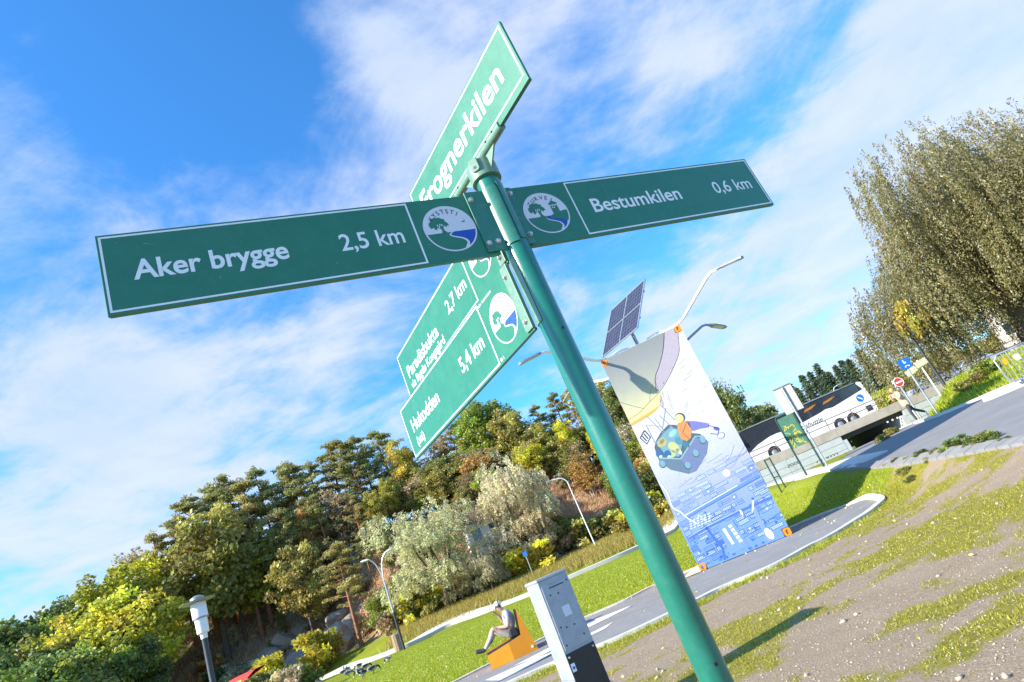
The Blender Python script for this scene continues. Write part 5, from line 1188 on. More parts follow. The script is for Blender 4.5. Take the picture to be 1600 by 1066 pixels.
# geese on the lawn
def goose(graze):
    g = thing('goose', 'x', 'goose'); mb = MB()
    o = len(mb.v); mb.ico((0, 0, .36), .24, 2, sq=(1.25, .62, .66), rot=Matrix.Rotation(-.12, 3, 'Y'))
    for i in range(o, len(mb.v)):
        x, y, z = mb.v[i]
        if x < -.12: k = (-.12 - x); mb.v[i] = (x - k * .4, y * max(.2, 1 - k * 3), z + k * .25)
    body = mb.build('body', 'goose_grey', g, True)
    mb = MB(); mb.ico((.03, 0, .31), .20, 2, sq=(1.2, .6, .6)); mb.build('belly', 'goose_white', g, True)
    for sg in (-1, 1): mb = MB(); mb.ico((-.06, sg * .125, .40), .2, 2, sq=(1.2, .16, .48), rot=Matrix.Rotation(-.12, 3, 'Y')); mb.build('wing', 'goose_dark', g, True)
    np_ = smooth_line([(.22, 0, .40), (.34, 0, .48), (.38, 0, .60), (.37, 0, .70)], 4) if not graze else smooth_line([(.22, 0, .38), (.36, 0, .38), (.44, 0, .26), (.46, 0, .12)], 4)
    mb = MB(); mb.tube(np_, [.075 - .045 * i / (len(np_) - 1) for i in range(len(np_))], 10); mb.build('neck', 'goose_dark', g, True)
    e = np_[-1]; mb = MB(); mb.ico(e + Vector((.02, 0, .01)), .048, 2, sq=(1.2, .85, .9), mi=0); hd = mb.build('head', 'goose_white', g, True)
    mb = MB(); d_ = Vector((.11, 0, -.015)) if not graze else Vector((.03, 0, -.10)); mb.cyl(e + d_ * .3, e + d_, .016, 8, r1=.006); mb.build('beak', 'goose_dark', hd, True)
    for sg in (-1, 1): mb = MB(); mb.tube([(0, sg * .06, .24), (.01, sg * .06, .03), (.06, sg * .06, .01)], [.02, .014, .016], 6); mb.build('leg', 'goose_dark', g, True)
    return g
G0, G1 = goose(False), goose(True)
c6 = lambda x, y: (480 + x / 7.273, 1000 + y / 7.273)
gl_ = [(c6(935, 262), 1, 150, 'goose apart from the flock, nearest the double street lamp'), (c6(760, 385), 1, 20, 'goose with dark tail at the right end of the flock'), (c6(645, 440), 0, 250, 'pale goose at the lower edge of the flock'), (c6(610, 410), 1, 190, 'dark goose in the middle of the flock'), (c6(680, 350), 1, 30, 'goose above the middle of the flock'), (c6(595, 335), 1, 200, 'goose at the upper edge of the flock near the footpath'), (c6(480, 428), 1, 10, 'dark goose left of the middle of the flock'), (c6(420, 408), 0, 20, 'leftmost goose of the flock beside the footpath'), (c6(465, 368), 0, 170, 'goose at the footpath, upper left of the flock')]
for i, (p, k, rz_, lb) in enumerate(gl_):
    q = gp(*p); src = (G1 if k else G0)
    if i == 0: G1.location = q; G1.rotation_euler = (0, 0, math.radians(rz_)); o = G1
    elif i == 2: G0.location = q; G0.rotation_euler = (0, 0, math.radians(rz_)); o = G0
    else: o = dup(src, q, math.radians(rz_))
    o.scale = (.82,) * 3; o['label'] = lb; o['group'] = 'geese grazing on the lawn'

# ------------------------------------------------------------------ houses glimpsed through the trees
def house(label, loc, rz, wx, wy, hh, rh, storeys, ncol, wall='white', roof='roof'):
    t = thing('house', label, 'house', loc, rz); mb = MB(); mb.box((0, 0, hh / 2 - .5), (wx, wy, hh + 1)); mb.build('wall', wall, t)
    mb = MB(); mb.prism([(-wy / 2 - .4, hh + .002), (wy / 2 + .4, hh + .002), (0, hh + rh)], lambda a, z: (-wx / 2 - .3, a, z), lambda a, z: (wx / 2 + .3, a, z)); rf = mb.build('roof', roof, t)
    mb = MB(); mb.box((wx * .25, .3, hh + rh), (.6, .6, 1.0)); mb.build('chimney', 'bridge', rf)
    for s_ in range(storeys):
        for c in range(ncol):
            x = -wx / 2 + wx * (c + .5) / ncol; z = 1.5 + s_ * 2.8; mb = MB(); mb.box((x, -wy / 2 - .03, z), (1.2, .08, 1.4)); wf = mb.build('window', 'white', t)
            mb = MB(); mb.box((x, -wy / 2 - .075, z), (1.0, .02, 1.2)); mb.build('pane', 'glass', wf)
    return t
q = at(762, 822, 71); house('small white house half hidden behind the tall pale willow', (q.x, q.y + 2, q.z - 2.0), math.radians(15), 6, 5, 2.8, 1.6, 1, 3)
q = at(1600, 420, 84); house('pale apartment house behind the big willow', (q.x + 3, q.y, h(q.x, q.y)), math.radians(-35), 16, 10, q.z + 1, 2.0, 4, 6, 'bridge')

# ------------------------------------------------------------------ trees
R4 = np.random.default_rng(11)
def unit(n):
    v = R4.normal(size=(n, 3)); return v / np.linalg.norm(v, axis=1, keepdims=True)
def leaf_arrays(P, size, elong, tone, axis=None, jit=.35):
    n = len(P); a = unit(n) if axis is None else axis + unit(n) * jit
    a /= np.linalg.norm(a, axis=1, keepdims=True); b = np.cross(a, unit(n)); b /= np.linalg.norm(b, axis=1, keepdims=True) + 1e-9
    s = size * (.65 + .7 * R4.random((n, 1))); u = a * s * elong; v = b * s
    V = np.stack([P - u, P + v, P + u, P - v], 1).reshape(-1, 3); F = np.arange(4 * n).reshape(-1, 4)
    t = np.repeat(tone, 4, 0); return V, F, t
def joinl(parts):
    V = np.concatenate([p[0] for p in parts]); T = np.concatenate([p[2] for p in parts]); F = []; o = 0
    for p in parts: F.append(p[1] + o); o += len(p[0])
    return V, np.concatenate(F), T
def tones(n, cl=None, hv=.5, vv=.5):
    base = R4.random((n, 2)) if cl is None else cl
    return np.clip(base + (R4.random((n, 2)) - .5) * np.array([hv, vv]), 0, 1)
def cluster_pts(C, per, rad, flat=1.):
    n = len(C) * per; o = unit(n) * (R4.random((n, 1)) ** .45) * rad; o[:, 2] *= flat
    cid = np.repeat(np.arange(len(C)), per); return C[cid] + o, cid
def proto(name, trunk_mb, trunk_mat, parts, crown='crown'):
    V, F, T = joinl(parts); me = npmesh(name + '_crown', V, F, 'leaf', T)
    tm = trunk_mb.mesh(name + '_trunk', trunk_mat, True); return (name, tm, me, crown)
def limb(mb, p0, p1, r0, r1, bend=.3, n=5):
    p0, p1 = Vector(p0), Vector(p1); L_ = (p1 - p0).length; k = Vector((random.uniform(-1, 1), random.uniform(-1, 1), random.uniform(-.2, .6))) * bend * L_ * .3
    pts = [p0.lerp(p1, i / n) + k * math.sin(math.pi * i / n) for i in range(n + 1)]; mb.tube(pts, [r0 + (r1 - r0) * i / n for i in range(n + 1)], 6); return pts
def make_pine(seed):
    random.seed(seed); mb = MB(); H_ = 14; lean = Vector((random.uniform(-.6, .6), random.uniform(-.6, .6), 0))
    trunk = lambda z: Vector((lean.x * (z / H_) ** 2, lean.y * (z / H_) ** 2, z))
    mb.tube([trunk(H_ * i / 10 - (.6 if i == 0 else 0)) for i in range(11)], [.22 - .018 * i for i in range(11)], 8)
    C = []; ax = []
    for i in range(40):
        z = 5.2 + 8.3 * (i / 40) ** .85 + random.uniform(-.3, .3); f = max(0, (z - 5) / 9); ln = (2.5 * (1 - f ** 1.8) + .5) * random.uniform(.55, 1.25)
        if z < 7 and random.random() < .35: continue
        an = random.uniform(0, 6.28); d = Vector((math.cos(an), math.sin(an), random.uniform(-.05, .35))); p0 = trunk(z); p1 = p0 + d * ln
        limb(mb, p0, p1, .05, .015, .5, 4)
        for k in range(4): C.append(p0.lerp(p1, .45 + .2 * k) + Vector((random.uniform(-.25, .25), random.uniform(-.25, .25), random.uniform(0, .25))))
    C.append(trunk(H_)); C.append(trunk(H_ - .4))
    for k in range(5):    # dead stubs below the crown
        z = random.uniform(2.5, 5.5); an = random.uniform(0, 6.28); limb(mb, trunk(z), trunk(z) + Vector((math.cos(an), math.sin(an), .1)) * random.uniform(.5, 1.3), .03, .008, .3, 3)
    C = np.array([tuple(c) for c in C]); P, cid = cluster_pts(C, 34, .52, .5); cl = R4.random((len(C), 2))
    return proto('pine', mb, 'bark_pine', [leaf_arrays(P, .055, 3.4, tones(len(P), cl[cid] * .8 + .1))])
def make_decid(seed, H_=10, wid=3.2, per=88, nC=95, size=.105, low=.22, bark='bark', name='broadleaf', trans=1.5):
    random.seed(seed); mb = MB(); mb.tube([(0, 0, -.6), (.05, 0, H_ * .2), (.0, .1, H_ * .5), (0, .05, H_ * .85)], [.24, .18, .11, .03], 8); C = []
    for i in range(nC):
        u = unit(1)[0]; r = (.35 + .65 * random.random() ** .5); k = .72 + .5 * fbm(u[0] * 1.7 + seed, u[1] * 1.7 + u[2] * 1.3, 2)
        z = H_ * (low + (1 - low) / 2) + u[2] * r * k * H_ * (1 - low) / 2; C.append((u[0] * r * k * wid, u[1] * r * k * wid, z))
    for c in C[::5]:
        z0 = max(H_ * .15, c[2] * .6); limb(mb, (0, 0, z0), c, .06, .012, .4, 4)
    C = np.array(C); P, cid = cluster_pts(C, per, .85, .8); cl = R4.random((len(C), 2))
    return proto(name, mb, bark, [leaf_arrays(P, size, trans, tones(len(P), cl[cid] * .85 + .08))])
def make_twiggy(seed, H_=8, wid=2.6):
    random.seed(seed); mb = MB(); tips = []
    for i in range(9):
        an = random.uniform(0, 6.28); r = random.uniform(.3, 1) * wid * .6; p = limb(mb, (random.uniform(-.2, .2), random.uniform(-.2, .2), -.4), (math.cos(an) * r, math.sin(an) * r, H_ * random.uniform(.6, .95)), .07, .012, .3, 5); tips += p[2:]
    T_ = np.array([tuple(t) for t in tips]); n = 900; b = T_[R4.integers(0, len(T_), n)]; ax = unit(n) * np.array([1, 1, .7]) + np.array([0, 0, .7])
    ax /= np.linalg.norm(ax, axis=1, keepdims=True); ln = .5 + .7 * R4.random((n, 1)); tw = leaf_arrays(b + ax * ln * .5, .022, 1, tones(n) * .5, ax, .02)
    V = tw[0].reshape(-1, 4, 3); c = (b + ax * ln * .5)[:, None]; dirn = np.repeat(ax[:, None], 4, 1); sg = np.array([-1, 0, 1, 0])[None, :, None]; V = c + dirn * sg * ln[:, None] * .6 + (V - c) * np.array([0, 1, 0, 1])[None, :, None]
    tw = (V.reshape(-1, 3), tw[1], tw[2])
    m_ = 3600; k = R4.integers(0, n, m_); P = b[k] + ax[k] * ln[k] * R4.random((m_, 1)) * 1.2 + unit(m_) * .22
    return proto('thin_tree', mb, 'bark_pale', [tw, leaf_arrays(P, .075, 1.6, tones(m_))])
def make_willow(seed, H_, wid, strands, per, ln, lsz, el, name='willow', trunkr=.4, bark='bark', ldrop=1., lobes=9, zlo=.45):
    random.seed(seed); mb = MB(); mb.tube([(0, 0, -.6), (.1, 0, H_ * .12), (.05, .1, H_ * .28)], [trunkr * 1.25, trunkr, trunkr * .85], 10)
    LC = []
    for i in range(lobes):
        an = 6.28 * i / lobes + random.uniform(-.4, .4); r = wid * random.uniform(.35, .75); z = H_ * random.uniform(zlo, .80); LC.append((math.cos(an) * r, math.sin(an) * r, z, wid * random.uniform(.28, .44)))
    LC.append((0, 0, H_ * .80, wid * .45)); LC.append((wid * .2, -.1 * wid, H_ * .62, wid * .5))
    for c in LC: limb(mb, (.05, .1, H_ * .25), c[:3], trunkr * .5, .03, .5, 6)
    LCa = np.array(LC); k = R4.integers(0, len(LC), strands); u = unit(strands); u[:, 2] = u[:, 2] * .75 + .2
    st = LCa[k, :3] + u * LCa[k, 3:4] * (.6 + .5 * R4.random((strands, 1))) * np.array([1, 1, .9]); st[:, 2] = np.minimum(st[:, 2], H_)
    L_ = ln * (.4 + .9 * R4.random(strands)); out = u * np.array([1, 1, 0]); cl = R4.random((strands, 2))
    t = R4.random((strands, per)); P = st[:, None] + out[:, None] * (.55 * t * (1 - .35 * t))[..., None] * (.4 + .6 * ldrop); P[..., 2] -= (L_[:, None] * t ** 1.35) * ldrop; P = P.reshape(-1, 3) + unit(strands * per) * .11
    P[:, 2] = np.maximum(P[:, 2], .35 + .8 * R4.random(len(P))); ax = np.repeat(out, per, 0) * .4 + np.array([0, 0, -1.0]) * ldrop
    return proto(name, mb, bark, [leaf_arrays(P, lsz, el, tones(len(P), np.repeat(cl, per, 0) * .8 + .1), ax, .75)])
def make_spruce(seed):
    random.seed(seed); mb = MB(); H_ = 18; mb.tube([(0, 0, -.6), (0, 0, H_)], [.28, .03], 8); C = []; A = []
    for i in range(150):
        z = 1.5 + (H_ - 1.7) * (i / 150) ** .9; ln = (3.0 * max(0, 1 - z / H_) ** .8 + .25) * random.uniform(.65, 1.2); an = i * 2.4 + random.uniform(-.4, .4)
        for k in range(5):
            f = .25 + .75 * k / 4; C.append((math.cos(an) * ln * f, math.sin(an) * ln * f, z - ln * .22 * f * f + random.uniform(-.1, .1)))
    C = np.array(C); P, cid = cluster_pts(C, 12, .26, .6); cl = R4.random((len(C), 2)); return proto('spruce', mb, 'bark', [leaf_arrays(P, .07, 2.6, tones(len(P), cl[cid]))])
def make_bush(seed, per=80, nC=26, size=.07):
    random.seed(seed); mb = MB()
    for i in range(7): an = random.uniform(0, 6.28); limb(mb, (0, 0, -.2), (math.cos(an) * .8, math.sin(an) * .8, random.uniform(.9, 1.6)), .025, .006, .4, 4)
    C = np.array([(math.cos(a) * r, math.sin(a) * r, z) for a, r, z in [(random.uniform(0, 6.28), random.uniform(0, 1.15), random.uniform(.25, 1.7)) for _ in range(nC)]]); C[:, :2] *= np.sqrt(np.clip(1.25 - (C[:, 2:3] / 2) ** 2, .15, 1))
    P, cid = cluster_pts(C, per, .42, .8); P[:, 2] = np.abs(P[:, 2]); cl = R4.random((len(C), 2)); return proto('bush', mb, 'bark', [leaf_arrays(P, size, 1.5, tones(len(P), cl[cid]))])
PR = {'pine': [make_pine(s) for s in (1, 2, 3)], 'decid': [make_decid(s) for s in (4, 5, 6)], 'tall': [make_decid(s, 13, 2.7, 84, 105, .105, .25) for s in (7, 8)],
      'twig': [make_twiggy(s) for s in (9, 10)], 'silver': [make_willow(s, 8, 3.2, 900, 24, 1.3, .032, 3.0, 'silver_willow', .2, 'bark', .5, 13, .22) for s in (12, 13)],
      'spruce': [make_spruce(s) for s in (14, 15)], 'bush': [make_bush(s) for s in (16, 17)]}
HB = {'pine': 14.3, 'decid': 10, 'tall': 13, 'twig': 8.4, 'silver': 7.8, 'spruce': 18, 'bush': 2.0}
NM = {'pine': 'pine_tree', 'decid': 'broadleaf_tree', 'tall': 'broadleaf_tree', 'twig': 'thin_tree', 'silver': 'silver_willow', 'spruce': 'spruce_tree', 'bush': 'bush'}
CAT = {'pine': 'pine tree', 'decid': 'tree', 'tall': 'tree', 'twig': 'tree', 'silver': 'willow', 'spruce': 'spruce tree', 'bush': 'bush'}
CO = {'pine': (.23, .235, .075), 'pine2': (.30, .265, .085), 'yg': (.42, .39, .040), 'olive': (.28, .255, .060), 'yellow': (.42, .35, .06), 'dark': (.135, .165, .042), 'brown': (.33, .25, .13), 'silver': (.48, .44, .235), 'tan': (.44, .385, .235), 'spruce': (.085, .125, .058), 'green': (.225, .27, .040), 'rust': (.40, .24, .07), 'lime': (.45, .44, .035)}
tr_rng = random.Random(21)
def plant(kind, x, y, top=None, height=None, wf=1., c='olive', label='', group=None, z=None):
    z0 = hz(x, y) if z is None else z; H_ = (top - z0) if top is not None else height; p = PR[kind][tr_rng.randrange(len(PR[kind]))]; s = H_ / HB[kind]
    o = bpy.data.objects.new(NM[kind], None); col.objects.link(o); o.location = (x, y, z0 - .05); o.rotation_euler = (0, 0, tr_rng.uniform(0, 6.28)); o.scale = (s * wf, s * wf, s); tag(o, label, CAT[kind], group)
    t_ = obj('trunk' if kind != 'bush' else 'stems', p[1], o); cr = obj('crown', p[2], o); cc = CO[c]; j = tr_rng.uniform(.85, 1.18); cr.color = (cc[0] * j * tr_rng.uniform(.92, 1.08), cc[1] * j, cc[2] * j, 1); return o
def sky_tree(px, py, d, kind, wf=1., c='olive', label='', group=None):
    r = ray(px, py); k = d / math.hypot(r[0], r[1]); return plant(kind, r[0] * k, r[1] * k, top=r[2] * k + CAMZ, wf=wf, c=c, label=label, group=group)
LP = ('pine standing in the row along the top of the wooded hill', 'pines along the hilltop')
LY = ('yellow-green broadleaf tree on the wooded hillside', 'yellow-green trees on the hillside')
LO = ('olive green broadleaf tree on the wooded hillside', 'olive trees on the hillside')
LD = ('dark green broadleaf tree on the wooded hillside', 'dark green trees on the hillside')
LB = ('thin brown almost bare tree on the wooded hillside', 'bare brown trees on the hillside')
ORD = 'first second third fourth fifth sixth seventh eighth ninth tenth eleventh twelfth thirteenth fourteenth fifteenth sixteenth seventeenth eighteenth nineteenth twentieth'.split() + ['twenty-first', 'twenty-second', 'twenty-third', 'twenty-fourth', 'twenty-fifth', 'twenty-sixth', 'twenty-seventh', 'twenty-eighth']
KIND = {LP[1]: 'pine', LY[1]: 'yellow-green tree', LO[1]: 'olive tree', LD[1]: 'dark broadleaf tree', LB[1]: 'bare brown tree'}; n_sky = {}
def zone(px): return 'left of the park lamp' if px < 300 else 'between the park lamp and the double street lamp' if px < 590 else 'behind the willows' if px < 850 else 'behind the pole of the signpost'
# the skyline, left to right
for px, py, d, k, wf, c, lb in [
    (-30, 985, 92, 'decid', 1.2, 'dark', LD), (10, 968, 95, 'decid', 1.2, 'dark', LD), (48, 952, 96, 'decid', 1.2, 'green', LO), (84, 945, 98, 'decid', 1.1, 'dark', LD), (122, 912, 100, 'pine', 1.1, 'pine', LP), (158, 890, 92, 'tall', 1.1, 'yg', LY), (196, 878, 93, 'tall', 1.1, 'lime', LY),
    (222, 840, 99, 'twig', 1., 'brown', LB), (238, 830, 97, 'pine', .9, 'pine2', LP), (268, 800, 98, 'pine', 1., 'pine2', LP), (296, 768, 97, 'pine', 1.15, 'pine', LP), (322, 752, 99, 'pine', 1.1, 'pine', LP), (352, 738, 98, 'pine', 1.2, 'pine', LP), (372, 742, 95, 'pine', 1., 'pine2', LP), (399, 723, 98, 'pine', .85, 'pine', LP), (432, 728, 96, 'pine', 1.1, 'pine2', LP), (452, 716, 98, 'pine', 1.2, 'pine', LP), (478, 722, 96, 'pine', 1., 'pine', LP),
    (506, 692, 98, 'pine', 1.2, 'pine', LP), (530, 682, 96, 'pine', 1.2, 'pine2', LP), (556, 676, 99, 'pine', 1.1, 'pine', LP), (588, 668, 97, 'pine', 1.25, 'pine', LP), (612, 690, 94, 'tall', .9, 'yellow', LY), (640, 700, 97, 'pine', 1.1, 'pine', LP), (668, 676, 96, 'twig', 1.2, 'brown', LB), (694, 650, 95, 'pine', 1., 'pine2', LP),
    (726, 634, 94, 'tall', 1.1, 'green', LO), (752, 622, 96, 'tall', 1.15, 'green', LO), (782, 640, 92, 'decid', 1., 'olive', LO), (806, 648, 94, 'twig', 1.3, 'brown', LB), (832, 630, 96, 'pine', 1., 'pine', LP), (856, 612, 97, 'pine', 1.1, 'pine', LP), (884, 604, 96, 'pine', 1.15, 'pine2', LP), (908, 612, 93, 'twig', 1.3, 'brown', LB), (930, 592, 94, 'tall', 1., 'olive', LO), (958, 590, 90, 'tall', 1.2, 'dark', LD), (985, 575, 90, 'tall', 1.2, 'olive', LO), (1010, 585, 88, 'tall', 1.1, 'dark', LD)]:
    n_sky[lb[1]] = n_sky.get(lb[1], 0) + 1
    sky_tree(px, py, d, k, wf, c, ORD[n_sky[lb[1]] - 1] + ' ' + KIND[lb[1]] + ' from the left on the hilltop skyline', lb[1])
# the slope below the skyline
for px, py, d, k, wf, c, lb in [
    (30, 1000, 84, 'decid', 1.2, 'dark', LD), (75, 985, 86, 'decid', 1.2, 'olive', LO), (110, 965, 86, 'decid', 1.2, 'yg', LY), (165, 930, 84, 'tall', 1.1, 'green', LO), (200, 925, 84, 'decid', 1.2, 'yg', LY), (330, 820, 95, 'tall', 1.1, 'yg', LY), (350, 838, 95, 'tall', 1.2, 'lime', LY), (382, 850, 95, 'decid', 1.2, 'yg', LY), 
    (440, 790, 90, 'pine', 1., 'pine', LP), (470, 785, 92, 'tall', .8, 'rust', LB), (490, 770, 90, 'pine', 1., 'pine', LP), (520, 760, 90, 'twig', 1.2, 'brown', LB), (545, 770, 88, 'pine', 1.1, 'pine2', LP), (575, 765, 88, 'tall', .9, 'yellow', LY), (600, 745, 90, 'tall', .8, 'yellow', LY), (640, 745, 90, 'twig', 1.4, 'brown', LB), (670, 735, 88, 'twig', 1.4, 'olive', LO), (700, 720, 88, 'decid', 1., 'olive', LO), (735, 700, 88, 'twig', 1.4, 'brown', LB), (770, 700, 86, 'pine', 1.1, 'pine', LP),
    (810, 700, 86, 'decid', 1.1, 'dark', LD), (840, 690, 88, 'pine', 1.2, 'pine', LP), (872, 655, 86, 'tall', .9, 'lime', LY), (895, 690, 84, 'twig', 1.3, 'brown', LB), (925, 660, 84, 'tall', 1., 'yg', LY), (950, 690, 82, 'decid', 1.1, 'dark', LD), (870, 740, 82, 'decid', 1., 'brown', LB), (905, 740, 80, 'spruce', 1.2, 'spruce', LD), (940, 745, 80, 'decid', .9, 'green', LO), (965, 720, 80, 'decid', 1., 'yg', LY), (840, 760, 80, 'decid', .9, 'rust', LB),
    (560, 830, 84, 'pine', 1.1, 'pine', LP), (455, 850, 86, 'decid', .9, 'olive', LO), (600, 830, 82, 'tall', .9, 'dark', LD), (60, 1030, 76, 'decid', 1.3, 'dark', LD), (20, 1040, 74, 'decid', 1.3, 'green', LO), (110, 1030, 76, 'decid', 1.2, 'olive', LO), (160, 1000, 78, 'decid', 1.1, 'green', LO), (205, 1000, 77, 'decid', 1., 'dark', LD), (585, 925, 72, 'decid', 1.1, 'green', LO), (620, 890, 74, 'decid', 1., 'olive', LO),
    (545, 700, 94, 'pine', 1.1, 'pine', LP), (460, 760, 94, 'pine', 1.1, 'pine', LP), (365, 790, 94, 'pine', 1.1, 'pine2', LP), (310, 800, 93, 'decid', 1., 'olive', LO), (720, 760, 84, 'decid', .9, 'olive', LO), (780, 750, 82, 'twig', 1.3, 'tan', LB), (820, 800, 76, 'decid', .9, 'dark', LD), (870, 800, 74, 'decid', .8, 'rust', LB), (900, 810, 72, 'decid', .8, 'dark', LD), (1000, 660, 78, 'tall', 1.1, 'olive', LO), (1010, 720, 72, 'decid', 1.1, 'yg', LY), (985, 760, 70, 'decid', .9, 'dark', LD), (1040, 700, 72, 'tall', 1., 'olive', LO), (1060, 680, 80, 'tall', 1., 'dark', LD)]:
    sky_tree(px, py, d, k, wf, c, KIND[lb[1]] + ' on the hillside ' + zone(px), lb[1] + ' ' + zone(px))
CW_ = {'olive': 'olive', 'brown': 'brown', 'dark': 'dark green', 'yg': 'yellow-green', 'tan': 'tan', 'rust': 'rust-coloured', 'green': 'green'}
def azone(a): return 'left of the park lamp' if a < -34 else 'near the bare earth slope' if a < -20 else 'behind the willows' if a < -5 else 'behind the pole of the signpost'
# underwood that fills the slope
LU = ('low brown-green underwood on the wooded hillside', 'underwood on the hillside')
for i in range(78):
    az = tr_rng.uniform(-45, 10) if i % 3 else tr_rng.uniform(-13, 11); d = float(hill_foot(az)) + tr_rng.uniform(3, 26); a = math.radians(az)
    if -37 < az < -20 and d < hill_foot(az) + 17: continue
    k = tr_rng.choice(['decid', 'twig', 'decid', 'twig', 'decid']); c = tr_rng.choice(['olive', 'brown', 'dark', 'olive', 'brown', 'yg', 'tan', 'rust', 'green'])
    plant(k, d * math.sin(a), d * math.cos(a), height=tr_rng.uniform(3.5, 6.5), wf=tr_rng.uniform(1.2, 1.8), c=c, label='low ' + CW_[c] + ' underwood on the hillside ' + azone(az), group=LU[1] + ' ' + azone(az))
# a closed row along the ridge, so that no sky shows under the crowns
for i in range(92):
    az = -45 + 56 * (i + tr_rng.random() * .8) / 92; d = float(hill_foot(az)) + tr_rng.uniform(22, 34); a = math.radians(az); c = tr_rng.choice(['olive', 'brown', 'dark', 'olive', 'green'])
    plant(tr_rng.choice(['decid', 'decid', 'twig']), d * math.sin(a), d * math.cos(a), height=tr_rng.uniform(4.5, 8), wf=tr_rng.uniform(1.3, 1.8), c=c, label='low ' + CW_[c] + ' tree under the pines on the hilltop ' + azone(az), group='low trees on the ridge ' + azone(az))
# the trees in front that stand apart
sky_tree(648, 775, 67, 'silver', 1.25, 'silver', 'broad silver-leaved willow with a dark trunk at the foot of the hill')
sky_tree(705, 880, 66, 'silver', 1.1, 'silver', 'low round silver willow on the grass beside the far footpath')
sky_tree(765, 705, 68, 'silver', .95, 'tan', 'tall tan willow rising behind the silver ones')
sky_tree(810, 770, 67, 'silver', .9, 'tan', 'tan willow at the right end of the willow group')
sky_tree(745, 850, 64, 'silver', 1.0, 'tan', 'low tan willow hanging over the grass in front of the group')
sky_tree(520, 745 + 100, 76, 'pine', 1.5, 'pine2', 'lone pine with orange trunk above the bare earth slope')
# bushes along the foot of the hill
LBu = [('low green bush at the foot of the hill', 'bushes at the foot of the hill')]
for i in range(44):
    az = -36 + 46 * (i + tr_rng.random()) / 44; d = float(hill_foot(az)) + tr_rng.uniform(-1.5, 5); a = math.radians(az); c = tr_rng.choice(['olive', 'green', 'yg', 'dark', 'brown', 'yg', 'rust' if i % 9 == 0 else 'olive'])
    if -32 < az < -21.5: continue
    plant('bush', d * math.sin(a), d * math.cos(a), height=tr_rng.uniform(1.6, 3.6), wf=tr_rng.uniform(.9, 1.5), c=c, label='low ' + CW_[c] + ' bush at the foot of the hill ' + azone(az), group=LBu[0][1] + ' ' + azone(az))
for px, py, d, hh, c in ((420, 1010, 72, 4.2, 'yg'), (400, 1040, 66, 3.2, 'olive'), (345, 1040, 66, 3.0, 'lime'), (495, 1010, 74, 4.5, 'yg'), (450, 1050, 64, 2.4, 'tan'), (350, 990, 80, 3, 'brown'), (180, 1045, 70, 4, 'lime'), (235, 1050, 70, 3, 'yg'), (480, 1060, 64, 2., 'green')):
    q = at(px, py, d); plant('bush', q.x, q.y, height=hh, wf=1.1, c=c, label='leafy shrub growing on the bare earth and rock slope', group='shrubs on the earth slope')
for i in range(34):
    az = tr_rng.uniform(-36, -19); d = float(hill_foot(az)) + tr_rng.uniform(3, 22); a = math.radians(az); k = tr_rng.choice(['twig', 'bush', 'bush', 'twig'])
    plant(k, d * math.sin(a), d * math.cos(a), height=tr_rng.uniform(1.5, 3.2), wf=tr_rng.uniform(1.0, 1.7), c=tr_rng.choice(['brown', 'rust', 'tan', 'brown', 'olive']), label='brown brush growing on the bare earth slope under the pines', group='brush on the earth slope')
# rocks on the bare slope
LR = ('grey-brown rock outcrop in the bare earth slope', 'rocks in the earth slope')
rk = []
for s in range(4):
    r_ = np.random.default_rng(40 + s); mb = MB(); mb.ico((0, 0, 0), 1, 2)
    Vv = np.array(mb.v); nrm_ = Vv / np.linalg.norm(Vv, axis=1, keepdims=True); pl = r_.normal(size=(9, 3)); pl /= np.linalg.norm(pl, axis=1, keepdims=True); dd_ = .62 + .3 * r_.random(9)
    for a, b2 in zip(pl, dd_): e = Vv @ a - b2; Vv = Vv - np.maximum(e, 0)[:, None] * a
    mb.v = [tuple(v) for v in Vv]; rk.append(mb.mesh('rock', 'rock'))
for px, py, d, s in [(515, 985, 82, 3.4), (490, 960, 84, 2.6), (530, 1005, 80, 2.6), (460, 985, 84, 2.8), (440, 1015, 82, 2.4), (475, 1005, 80, 2.4), (380, 1000, 84, 2.6), (360, 1020, 82, 2.2), (405, 965, 88, 2.4), (500, 1020, 78, 2.), (350, 1050, 78, 2.), (545, 960, 82, 2.2), (430, 950, 90, 2.), (520, 940, 86, 2.)]:
    q = at(px, py, d); o = obj('rock', rk[tr_rng.randrange(4)]); zz_ = hz(q.x, q.y); o.location = (q.x, q.y, zz_ + .2 * s); o.scale = (s, s * .8, s * tr_rng.uniform(.5, .8)); o.rotation_euler = (tr_rng.uniform(-.4, .4), tr_rng.uniform(-.4, .4), tr_rng.uniform(0, 6)); tag(o, LR[0], 'rock', LR[1])
